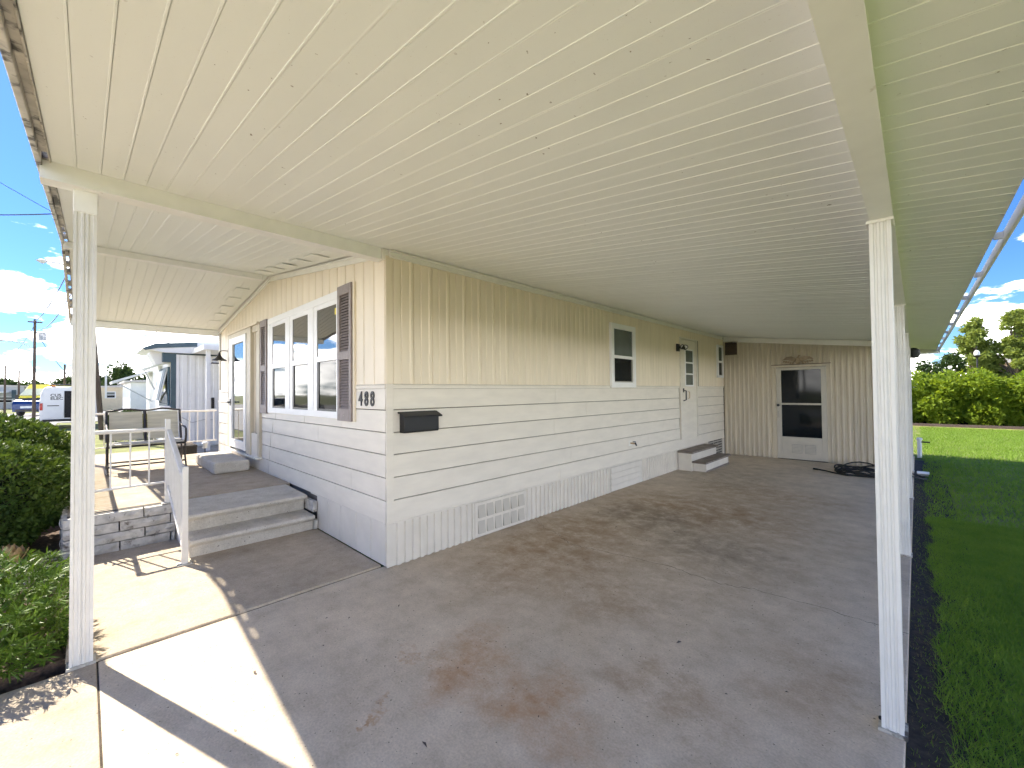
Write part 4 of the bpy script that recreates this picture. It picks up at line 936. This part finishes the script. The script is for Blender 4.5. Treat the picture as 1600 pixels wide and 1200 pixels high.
def tree(name, base, h, trunk_h, blobs, n, size, m, label, seed, tr=.16, group=None):
    t = thing(name, base, label, 'tree', group); b = Vector(base); rg = random.Random(seed)
    mb = MB(); mb.tube([b, b+Vector((rg.uniform(-.1, .1), rg.uniform(-.1, .1), trunk_h*.5)), b+Vector((rg.uniform(-.2, .2), rg.uniform(-.2, .2), trunk_h)), b+Vector((rg.uniform(-.3, .3), 0, h*.8))], [tr, tr*.8, tr*.6, tr*.15], 7)
    for c, r in blobs: mb.tube([b+Vector((0, 0, trunk_h*rg.uniform(.6, 1))), b+Vector((c[0]*.5, c[1]*.5, (trunk_h+c[2])*.5)), b+Vector(c)], [tr*.45, tr*.3, tr*.1], 5)
    mb.build('trunk', 'bark', t, smooth=True)
    P_, D_ = [], []; tot = sum(r[0]*r[2] for c, r in blobs)
    for k, (c, r) in enumerate(blobs):
        q, d = lump_points(int(n*r[0]*r[2]/tot), (b.x+c[0], b.y+c[1], b.z+c[2]), r, 9, seed*10+k, .75); P_.append(q); D_.append(d)
    P_ = np.concatenate(P_); D_ = np.concatenate(D_); v, f = leaf_mesh(P_, D_, size, 1.8, .8); pydata('crown', v, f, m, t); return t
def blobs(seed, n, rx, ry, z0, z1, s0, s1):
    g = random.Random(seed); L = []
    for i in range(n):
        f = (i+.5)/n; z = z0+(z1-z0)*f; w = math.sin(math.pi*(.25+.70*f))
        a = g.uniform(0, 6.28); q = g.uniform(.3, 1)*w; s = g.uniform(s0, s1); L.append(((rx*q*math.cos(a), ry*q*math.sin(a), z), (s, s, s*g.uniform(.7, 1.0))))
    return L
# right: trees beyond the hedge
tree('moss_tree', (4.05, 60, ZL), 8.6, 2.5, blobs(1, 30, 1.25, 1.2, 2.0, 7.9, .28, .62), 8200, .28, 'cypress', 'tall pale green tree behind the hedge, left of the tallest one', 61, .2, 'trees beyond the back hedge')
tree('moss_tree', (6.6, 60, ZL), 9.2, 2.8, blobs(2, 38, 1.7, 1.5, 2.0, 8.6, .3, .7), 11500, .28, 'cypress', 'tallest pale green tree behind the hedge at the right edge', 62, .22, 'trees beyond the back hedge')
tree('moss_tree', (9.4, 62, ZL), 8.5, 2.8, blobs(6, 30, 1.7, 1.5, 2.4, 7.8, .3, .7), 8500, .28, 'cypress', 'pale tree behind the hedge, cut by the right edge of the picture', 63, .22, 'trees beyond the back hedge')
tree('dark_oak', (2.3, 56, ZL), 5.2, 1.8, blobs(3, 18, 1.2, 1.2, 1.6, 4.6, .3, .6), 2600, .24, 'oak', 'low dark tree behind the hedge, left of the lamp post', 64, .16, 'trees beyond the back hedge')
tree('dark_oak', (0.55, 52, ZL), 4.4, 1.4, blobs(4, 14, .9, 1.0, 1.5, 3.8, .25, .5), 1900, .22, 'oak', 'small dark tree seen under the far carport eave corner', 65, .14, 'trees beyond the back hedge')
tree('dark_oak', (5.3, 66, ZL), 5.0, 1.8, blobs(5, 20, 2.0, 1.2, 1.5, 4.6, .35, .7), 3400, .26, 'oak', 'dark shaded tree between and behind the two pale trees', 66, .16, 'trees beyond the back hedge')
lp = thing('street_lamp', (2.82, 40, ZL), 'post lamp with a pale globe above the back hedge', 'lamp')
MB().tube([(2.82, 40, ZL), (2.82, 40, 3.55)], .04, 8).build('pole', 'rubber', lp, smooth=True); MB().lathe([(.06, 0), (.16, .10), (.20, .16)], (2.82, 40, 3.5), 10).build('collar', 'black', lp)
MB().lathe([(.10, 0), (.14, .12), (.13, .26), (.07, .36), (0, .38)], (2.82, 40, 3.62), 12).build('globe', 'globe', lp, smooth=True)
fb = thing('far_house', (8.5, 72, ZL), 'peach walled house glimpsed between the trees behind the hedge', 'house')
MB().box(5.6, 14, 72, 80, ZL, 4.3).build('wall', 'peach', fb); MB().extr([(5.2, 4.3), (14.4, 4.3), (9.8, 6.0)], 'y', 71.6, 80.4).build('roof', 'pinkroof', fb)
for x in (6.4, 8.6, 11.0): MB().box(x, x+.9, 71.93, 72.0, 2.2, 3.5).build('window', 'screen', fb)

# garden ornament (ceramic lotus) and pebbles in the bed
lo = thing('garden_ornament', (-5.72, -.47, .02), 'tan ceramic lotus shaped garden ornament on thin legs in the shrub bed', 'ornament')
for ring, (nn, tl, L, r0) in enumerate(((7, .35, .13, .045), (6, .75, .12, .06), (5, .1, .15, .02))):
    for i in range(nn):
        a = 2*math.pi*i/nn+ring*.4; ca, sa = math.cos(a), math.sin(a); P = []
        for f, w in ((0, .012), (.3, .034), (.6, .040), (.85, .024), (1, .003)):
            o_ = r0+L*f*math.sin(tl)*(1-.35*f); zz = .15+L*f*math.cos(tl*.7)
            P.append((( -5.72+ca*o_-sa*w, -.46+sa*o_+ca*w, zz), (-5.72+ca*(o_+.008), -.46+sa*(o_+.008), zz), (-5.72+ca*o_+sa*w, -.46+sa*o_-ca*w, zz)))
        vs = [p for r_ in P for p in r_]; MB().add(vs, [(3*k+c, 3*k+c+1, 3*k+c+4, 3*k+c+3) for k in range(4) for c in (0, 1)]).build('petal', 'clay', lo, smooth=True)
MB().lathe([(.02, .12), (.06, .14), (.05, .20), (.02, .24)], (-5.72, -.46, 0), 12).build('heart', 'clay', lo, smooth=True)
for a in (0.3, 2.4, 4.5): MB().tube([(-5.72+.06*math.cos(a), -.46+.06*math.sin(a), .015), (-5.72+.02*math.cos(a), -.46+.02*math.sin(a), .14)], .008, 6).build('leg', 'clay', lo)
q = MB(); rg = random.Random(8)
for i in range(260):
    x, y, s = rg.uniform(-6.3, -4.7), rg.uniform(-.75, -.08), rg.uniform(.012, .028)
    if abs(x+4.12) < .45 and y < -.2: continue
    q.lathe([(s*.5, 0), (s, s*.4), (s*.6, s*.9), (0.001, s)], (x, y, .018), 6)
o = q.build('pebbles', 'pebble', smooth=True); struct(o, 'stuff'); tag(o, 'loose pale pebbles on the dark mulch bed', 'pebbles')

# ================================================================== LEFT BACKGROUND
# neighbour's white home with teal trim
nb = thing('neighbour_home', (-19, 6, 0), 'white ribbed mobile home with dark teal trim and awnings beyond the porch', 'mobile home')
NX, NY = -16.5, 1.86
MB().box(-24.5, NX-.02, NY+.02, 12, -.05, 2.93).build('wall', 'nwall', nb)
y = NY
while y < 8:
    P = [(NX-.03, y), (NX, y), (NX, y+.05), (NX+.018, y+.065), (NX+.018, y+.17), (NX, y+.185), (NX, y+.198), (NX-.03, y+.198)]
    MB().extr(P, 'z', -.03, 2.86).build('siding_panel', 'nwall', nb); y += .2
MB().box(NX-.02, NX+.022, NY-.03, NY+.10, 1.15, 2.9).build('corner_trim', 'teal', nb)
MB().box(NX-.05, NX+.03, NY+.10, 8, 2.86, 2.96).build('fascia', 'teal', nb)
rf = MB().extr([(NY-.62, 2.98), (NY-.68, 3.02), (NY-.4, 3.14), (NY+.6, 3.28), (NY+4, 3.42), (NY+10, 3.0), (NY+10, 2.9), (NY-.2, 2.9)], 'x', -19.0, NX+.16).build('roof', 'nwall', nb)
MB().extr([(NY-.64, 2.94), (NY-.70, 3.00), (NY-.4, 3.16), (NY+.6, 3.26), (NY+.6, 3.12), (NY-.35, 3.02)], 'x', NX+.161, NX+.20).build('rake_trim', 'teal', nb)
MB().extr([(NY-.50, 2.88), (NY-.42, 3.06), (NY-.10, 3.10), (NY+.0, 2.62), (NY-.35, 2.55)], 'x', -17.75, NX-.25).build('front_cornice', 'nwall', nb)
MB().box(NX-.25, NX+.03, NY-.22, NY-.001, 2.62, 3.1).build('cornice_end', 'teal', nb)
# awning (jalousie) window on the street face
nw = MB().box(-19.2, -17.0, NY-.05, NY, 1.22, 1.32).box(-19.2, -17.0, NY-.05, NY, 2.42, 2.5).box(-17.1, -17.0, NY-.05, NY, 1.32, 2.42).box(-19.2, -19.1, NY-.05, NY, 1.32, 2.42).build('window', 'teal', nb)
MB().box(-19.1, -17.1, NY-.02, NY, 1.32, 2.42).build('pane', 'screen', nw)
for k in range(2):
    z0 = 2.42-.52*k
    a = [(-17.12, NY-.04, z0), (-17.12, NY-.07, z0), (-17.12, NY-.25, z0-.98), (-17.12, NY-.22, z0-.99)]
    if k == 0: MB().loft(a, [(-19.08, p[1], p[2]) for p in a]).build('awning_sash', 'nwall', nw); MB().loft([(-17.16, p[1]-.012, p[2]) for p in a], [(-17.8, p[1]-.012, p[2]) for p in a]).build('sash_pane', 'teal', nw)
MB().box(-17.3, NX+.02, NY-.28, NY-.001, 1.18, 1.26).build('window_shelf', 'nwall', nb)
# big front awning further along
for j, (xa, xb, z0, dz, dy) in enumerate(((-24.2, -22.0, 2.62, -.45, -1.15), (-20.6, -19.0, 2.72, -.18, -.50))):
    aw = MB().loft([(xa, NY, z0), (xa, NY, z0-.05), (xa, NY+dy, z0+dz-.12), (xa, NY+dy-.02, z0+dz-.02)], [(xb, NY, z0), (xb, NY, z0-.05), (xb, NY+dy, z0+dz-.12), (xb, NY+dy-.02, z0+dz-.02)]).build('awning', 'nwall', nb)
    MB().tube([(xb-.02, NY, 1.35), (xb-.02, NY+dy*.92, z0+dz-.06)], .02, 5).build('awning_arm', 'grey', nb)
# side patio roof
MB().box(-16.45, -14.6, 2.35, 7.5, 2.90, 3.04).build('patio_roof', 'nwall', nb)
for y in (2.5, 5.0): MB().box(-14.9, -14.8, y-.05, y+.05, -.03, 2.90).build('patio_post', 'nwall', nb); MB().tube([(-14.85, y, 2.4), (-14.85, y+.45, 2.88)], .035, 5).build('brace', 'nwall', nb)
MB().box(NX+.019, NX+.045, 2.86, 2.94, 1.15, 1.5).build('meter_box', 'black', nb)
MB().tube([(NX+.06, 2.1, .9), (NX+.07, 2.35, .72), (NX+.06, 2.65, .80), (NX+.05, 2.9, .78)], .012, 5).build('cable', 'grey', nb)
nfl = thing('spot_light', (-14.6, 2.78, 2.4), 'small black and white spot light under the neighbour patio roof', 'flood light')
MB().tube([(-14.7, 2.55, 2.52), (-14.7, 2.80, 2.52)], .02, 6).build('arm', 'black', nfl); MB().lathe([(0, 0), (.07, .03), (.09, .10), (.05, .16), (0, .17)], (-14.7, 2.80, 2.38), 10).build('lamp_head', 'globe', nfl, smooth=True); MB().lathe([(.05, 0), (.06, .06), (.02, .1)], (-14.7, 2.84, 2.28), 8).build('sensor', 'black', nfl)

def low_house(name, x, y0, y1, h, m, label, win, deep=8, rm='pinkroof'):
    t = thing(name, (x-deep/2, (y0+y1)/2, ZL), label, 'house', 'low houses across the road')
    MB().box(x-deep, x, y0, y1, ZL, h).build('wall', m, t)
    MB().extr([(y0-.3, h), (y1+.3, h), (y1+.3, h+.12), ((y0+y1)/2, h+.30), (y0-.3, h+.12)], 'x', x-deep-.3, x+.3).build('roof', rm, t)
    for a, b, c, d in win:
        w = MB().box(x, x+.05, a, b, c, d).build('window', 'nwall', t); MB().box(x+.05, x+.06, a+.08, b-.08, c+.08, (c+d)/2-.03).build('pane', 'screen', w); MB().box(x+.05, x+.06, a+.08, b-.08, (c+d)/2+.03, d-.08).build('pane', 'litglass', w)
    return t
low_house('low_house', -64, .6, 7.2, 2.5, 'cream', 'cream single storey house with one window, between post and neighbour awning', [(1.5, 2.35, 1.3, 2.05), (4.2, 5.4, 1.1, 2.0)])
low_house('low_house', -70, -4.2, .0, 2.65, 'nwall', 'long white low house behind the parked vans', [(-1.6, -.6, 1.1, 2.0)])
lh = low_house('low_house', -88, -14, -5.9, 2.95, 'grey', 'grey low house with a covered porch at the left edge', [(-9.0, -6.9, .75, 1.6)])
MB().box(-88, -85.4, -13.0, -7.2, 2.1, 2.28).build('porch_roof', 'nwall', lh); MB().box(-87.98, -87.8, -7.0, -6.6, 1.3, 2.5).build('shutter', 'teal', lh)
for y in (-7.4, -10): MB().box(-85.6, -85.45, y-.08, y+.08, ZL, 2.1).build('porch_post', 'nwall', lh)
low_house('low_house', -37, 2.05, 8, 2.45, 'nwall', 'pale blue white gabled house behind the neighbour awning', [(3.0, 3.8, 1.0, 1.9)])

# far trees on the left
FT = [(-98, -8.0, 4.6, 31, 'low dark tree above the grey house at the far left edge'), (-98, -5.2, 4.0, 32, 'low dark tree behind the utility pole'), (-92, -1.9, 5.0, 33, 'dark oak above the white van roof'), (-90, 2.0, 5.0, 34, 'dark oak just right of the left carport post'), (-85, 3.9, 6.8, 35, 'taller round dark oak left of the neighbour awning'), (-92, 6.4, 5.2, 36, 'dark oak behind the neighbour awning')]
for X, Y, h, s, lab in FT:
    tree('far_oak', (X, Y, ZL), h, h*.3, blobs(s, 10, 1.9, 1.7, h*.35, h*.82, h*.14, h*.22), 2600, .42, 'oak', lab, s, .2, 'far trees across the road')
tl = thing('far_oak', (-115, -2, ZL), 'long far hazy belt of trees along the left horizon', 'tree', 'far trees across the road')
P_, D_ = [], []
for k in range(40):
    q_, d_ = lump_points(260, (-115+rng.normal()*3, -16+k*1.1, 1.6+rng.random()*1.1), (2.0, 1.8, 1.5), 8, 900+k, .6); P_.append(q_); D_.append(d_)
v, f = leaf_mesh(np.concatenate(P_), np.concatenate(D_), .6, 1.8, .8); pydata('crown', v, f, 'oak', tl)
for k in range(8): MB().tube([(-115, -14+k*5, ZL), (-115, -14+k*5, 2)], .2, 6).build('trunk', 'bark', tl)
# bushes by the cream house
shrub('round_bush', (-24.2, 1.35, .45), (.55, .5, .5), 2600, .10, 'oak', 'dark rounded bush left of the yellow flowering bush by the road', 71, group='bushes beside the road')
shrub('round_bush', (-24.0, 2.0, .42), (.6, .5, .42), 2600, .09, 'yellowleaf', 'yellow green flowering bush seen over the bench back', 72, group='bushes beside the road')
shrub('round_bush', (-24.6, 2.45, .45), (.5, .45, .5), 2400, .10, 'oak', 'dark rounded bush right of the yellow flowering bush', 73, group='bushes beside the road')
shrub('round_bush', (-20.5, .72, .62), (.40, .22, .38), 1800, .09, 'oak', 'small dark bush beside the left end of the bench back', 74, group='bushes beside the road')

# vehicles --------------------------------------------------------------
def wheel(p, x, y, r, w, side):
    o = MB().lathe([(r*.55, -w/2), (r*.92, -w/2), (r, -w/3), (r, w/3), (r*.92, w/2), (r*.55, w/2)], (x, y, r+ZL), 18, 'y').build('wheel', 'rubber', p, smooth=True, local=True)
    MB().lathe([(0.001, -w/2+.02), (r*.58, -w/2+.02), (r*.58, w/2-.02), (0.001, w/2-.02)], (x, y, r+ZL), 14, 'y').build('rim', 'silver', o, local=True)
def van(name, loc, rzv, L, Wd, Hh, label, mlo, mhi, zsplit, nose):
    """local: rear at x=0 facing +x, front toward -x"""
    t = thing(name, loc, label, 'van', 'vans parked on the road', rzv); h = Wd/2; b = .32
    def sec(x, zt, ins, zlo=b): 
        zs = zlo+ (zt-zlo)*.42
        return [(x, -h+.04, zlo), (x, h-.04, zlo), (x, h, zs), (x, h-ins*.5, zt-.28), (x, h-ins-.05, zt-.05), (x, h-ins-.18, zt), (x, -h+ins+.18, zt), (x, -h+ins+.05, zt-.05), (x, -h+ins*.5, zt-.28), (x, -h, zs)]
    if mlo == mhi:
        MB().rings([sec(0, Hh-.03, .14), sec(-.06, Hh, .12), sec(-L*.72, Hh, .12), sec(-L*.80, Hh-.15, .2), sec(-L*.92, nose+.1, .25), sec(-L*.98, nose, .25), sec(-L, nose-.35, .2)]).build('body', mlo, t, smooth=True, local=True)
    else:
        def lo_(x, zt): return [(x, -h+.04, b), (x, h-.04, b), (x, h, zt), (x, -h, zt)]
        MB().rings([lo_(0, zsplit), lo_(-L*.85, zsplit), lo_(-L*.97, zsplit-.25), lo_(-L, zsplit-.5)]).build('body', mlo, t, local=True)
        def hi_(x, zt, i=.16): return [(x, -h, zsplit+.002), (x, h, zsplit+.002), (x, h-i*.5, zt-.2), (x, h-i-.1, zt), (x, -h+i+.1, zt), (x, -h+i*.5, zt-.2)]
        MB().rings([hi_(0, Hh), hi_(-L*.70, Hh), hi_(-L*.88, zsplit+.25)]).build('upper_body', mhi, t, local=True)
    for x in (-.75, -L+.75):
        for s in (-1, 1): wheel(t, x, s*(h-.10), .33, .22, s)
    return t
v1 = van('white_van', (-31.0, -.63, 0), 0, 4.6, 1.95, 2.08, 'white work van seen from behind with its right rear door open', 'vanwhite', 'vanwhite', 1, 1.15)
MB().box(.005, .02, -.12, .84, .50, 1.86).build('load_opening', 'interior', v1, local=True)
for y0, z0, s in ((.1, .45, .18), (.35, .45, .3), (.6, .9, .12)): MB().box(.02, .06, y0, y0+s, z0, z0+s*1.6).build('load_box', 'brown', v1, local=True)
MB().extr([(0.02, .88), (.60, 1.06), (.60, 1.10), (.02, .92)], 'z', .50, 1.86).build('open_door', 'vanwhite', v1, local=True)
MB().box(.004, .020, -.84, -.14, .50, 1.88).build('rear_door', 'vanwhite', v1, local=True, bevel=.01)
MB().box(.021, .035, -.70, -.30, 1.10, 1.14).build('door_handle', 'black', v1, local=True)
MB().box(.021, .028, -.66, -.30, .92, 1.06).build('number_plate', 'nwall', v1, local=True)
for s in (-1, 1): MB().box(-.01, .025, s*.90-.05, s*.90+.05, .90, 1.25).build('tail_light', 'red', v1, local=True)
MB().box(-.02, .09, -.86, .86, .32, .44).build('bumper', 'black', v1, local=True, bevel=.02)
rk = MB(); rk.tube([(-.5, -.6, 2.18), (-.5, .6, 2.18)], .025, 6).tube([(-2.2, -.6, 2.18), (-2.2, .6, 2.18)], .025, 6)
for x in (-.5, -2.2):
    for s in (-.6, .6): rk.tube([(x, s, 2.04), (x, s, 2.18)], .02, 6)
rk.build('roof_rack', 'black', v1, local=True)
for s in (-.5, .5): MB().box(-.5, .0, s-.06, s+.06, 2.09, 2.16).build('ladder_stop', 'amber', v1, local=True)
mtx = Matrix(((0, 0, 1, .024), (1, 0, 0, -.42), (0, 1, 0, 1.44), (0, 0, 0, 1)))
for ln_, zz in (('CUS', 1.58), ('ELEC', 1.42)):
    cm = Matrix(((0, 0, 1, .024), (1, 0, 0, -.60), (0, 1, 0, zz), (0, 0, 0, 1)))
    o = text_mesh('lettering', ln_, .19, 'black', v1, cm, .002, 1.05, .004); o.matrix_parent_inverse = Matrix.Identity(4)
v2 = van('wrapped_van', (-57.2, -1.15, 0), rad(152), 4.8, 1.90, 2.62, 'yellow and blue wrapped van facing the camera left of the white van', 'vanblue', 'vanyellow', 1.45, 1.1)
L = 4.8
MB().loft([(-L*.715, -.66, 2.42), (-L*.715, .66, 2.42), (-L*.885, .80, 1.66), (-L*.885, -.80, 1.66)], [(-L*.725, -.66, 2.46), (-L*.725, .66, 2.46), (-L*.897, .80, 1.70), (-L*.897, -.80, 1.70)]).build('windscreen', 'pale', v2, local=True)
MB().box(-L-.03, -L+.02, -.40, .40, .62, .80).build('grille', 'silver', v2, local=True); MB().box(-L-.05, -L+.05, -.72, .72, .34, .52).build('bumper', 'black', v2, local=True, bevel=.02)
for s in (-1, 1):
    MB().box(-L*.97-.06, -L*.97+.06, s*.56-.12, s*.56+.12, .82, 1.02).build('headlight', 'globe', v2, local=True)
    MB().box(-L*.86, -L*.82, s*1.06-.10, s*1.06+.10, 1.38, 1.75).build('mirror', 'black', v2, local=True)
MB().box(-L*.62, -L*.40, -.955, -.93, 1.60, 1.95).build('wrap_logo', 'vanblue', v2, local=True)
sc = thing('parked_car', (-24.6, -3.25, 0), 'silver blue car cut by the left edge of the picture', 'car', None, .1)
def cs2(y, P): return [(x, y, z) for x, z in P]
bp = [(-2.1, .30), (2.1, .30), (2.15, .62), (1.35, .82), (.75, .86), (-1.6, .88), (-2.15, .75)]
MB().rings([cs2(-.80, bp), cs2(.80, bp)]).build('body', 'silver', sc, local=True, bevel=.06)
cb = [(-1.7, .86), (.80, .86), (.20, 1.38), (-1.1, 1.40)]
MB().rings([cs2(-.68, cb), cs2(.68, cb)]).build('cabin', 'screen', sc, local=True, bevel=.05)
for x in (-1.3, 1.3):
    for s in (-1, 1): wheel(sc, x, s*.74, .31, .2, s)
for s in (-1, 1): MB().box(.55, .68, s*.86-.09, s*.86+.09, .92, 1.06).build('mirror', 'black', sc, local=True); MB().box(2.06, 2.14, s*.6-.15, s*.6+.15, .62, .74).build('headlight', 'globe', sc, local=True)

# utility poles and lines ---------------------------------------------------
def upole(x, y, h, r, label, tx=0, ty=0, extra=None):
    t = thing('utility_pole', (x, y, ZL), label, 'utility pole', 'utility poles along the road')
    MB().tube([(x, y, ZL), (x+tx*.5, y+ty*.5, h*.5), (x+tx, y+ty, h)], [r, r*.85, r*.7], 10).build('pole', 'polewood', t, smooth=True); return t
p1 = upole(-45, -2.56, 7.1, .10, 'tall dark utility pole with a transformer behind the vans')
MB().lathe([(.0, 0), (.20, .02), (.20, .55), (.12, .62), (0, .64)], (-45, -2.2, 5.6), 12).build('transformer', 'grey', p1, smooth=True)
MB().tube([(-45, -2.9, 6.9), (-45, -2.2, 6.9)], .05, 6).build('cross_arm', 'polewood', p1)
MB().tube([(-45, -2.56, 5.0), (-44.8, -3.2, 5.35), (-44.7, -4.0, 5.45)], .03, 6).build('lamp_arm', 'grey', p1); MB().lathe([(.05, 0), (.12, .08), (.05, .14)], (-44.7, -4.05, 5.38), 8).build('lamp_head', 'grey', p1)
p2 = upole(-22, .45, 9.0, .085, 'dark leaning utility pole half hidden behind the left carport post', .2, -.6)
MB().tube([(-22, .05, 6.3), (-22, -.9, 6.38)], .03, 6).build('lamp_arm', 'grey', p2); MB().lathe([(.02, 0), (.10, .05), (.16, .10), (.05, .16)], (-22, -1.1, 6.28), 8).build('lamp_head', 'grey', p2)
MB().box(-21.85, -21.83, .50, .56, 1.5, 2.5).build('pole_sign', 'nwall', p2)
upole(-62, -5.35, 4.6, .09, 'short far utility pole at the left edge'); upole(-60, -4.35, 4.0, .09, 'short far utility pole just right of the edge one'); upole(-56, -1.35, 4.5, .10, 'short far utility pole above the white van')
upole(-40, 7.55, 7.3, .20, 'grey utility pole top above the neighbour patio roof')
def line(a, b, sag, r, label):
    a, b = Vector(a), Vector(b); P = []
    for i in range(15):
        f = i/14; q = a.lerp(b, f); q.z -= sag*4*f*(1-f); P.append(q)
    tag(MB().tube(P, r, 4).build('power_line', 'black'), label, 'power line', 'overhead lines')
line((-45, -2.6, 6.9), (-22.0, -.1, 7.4), .5, .022, 'upper overhead wire running from the tall pole to the leaning pole')
line((-45, -2.4, 6.4), (-22.0, -.1, 6.2), .6, .022, 'lower overhead wire running from the tall pole to the leaning pole')
line((-30, -9, 9.0), (-22.0, -.1, 8.4), .4, .022, 'overhead wire coming in from the left edge to the leaning pole')
line((-45, -2.6, 6.6), (-62, -5.4, 4.8), .3, .022, 'overhead wire from the tall pole to the far left pole')
line((-22, -.1, 7.2), (-40, 7.55, 7.2), .5, .022, 'overhead wire crossing above the neighbour roof')
line((-22, .1, 5.6), (-40, 7.55, 6.6), .5, .022, 'lower overhead wire crossing above the neighbour roof')
line((-22, .2, 6.6), (-19, 2.2, 3.3), .2, .022, 'service wire dropping to the neighbour roof')
line((-45, -2.5, 6.2), (-50, -.5, 2.6), .3, .022, 'service wire dropping behind the white van')
line((-45, -2.5, 6.2), (-22, .2, 3.9), .3, .022, 'service wire sloping down toward the leaning pole')
line((-14, -4.4, 8.2), (-9.5, .5, 4.0), .15, .006, 'thin service wire dropping toward the carport roof at left')
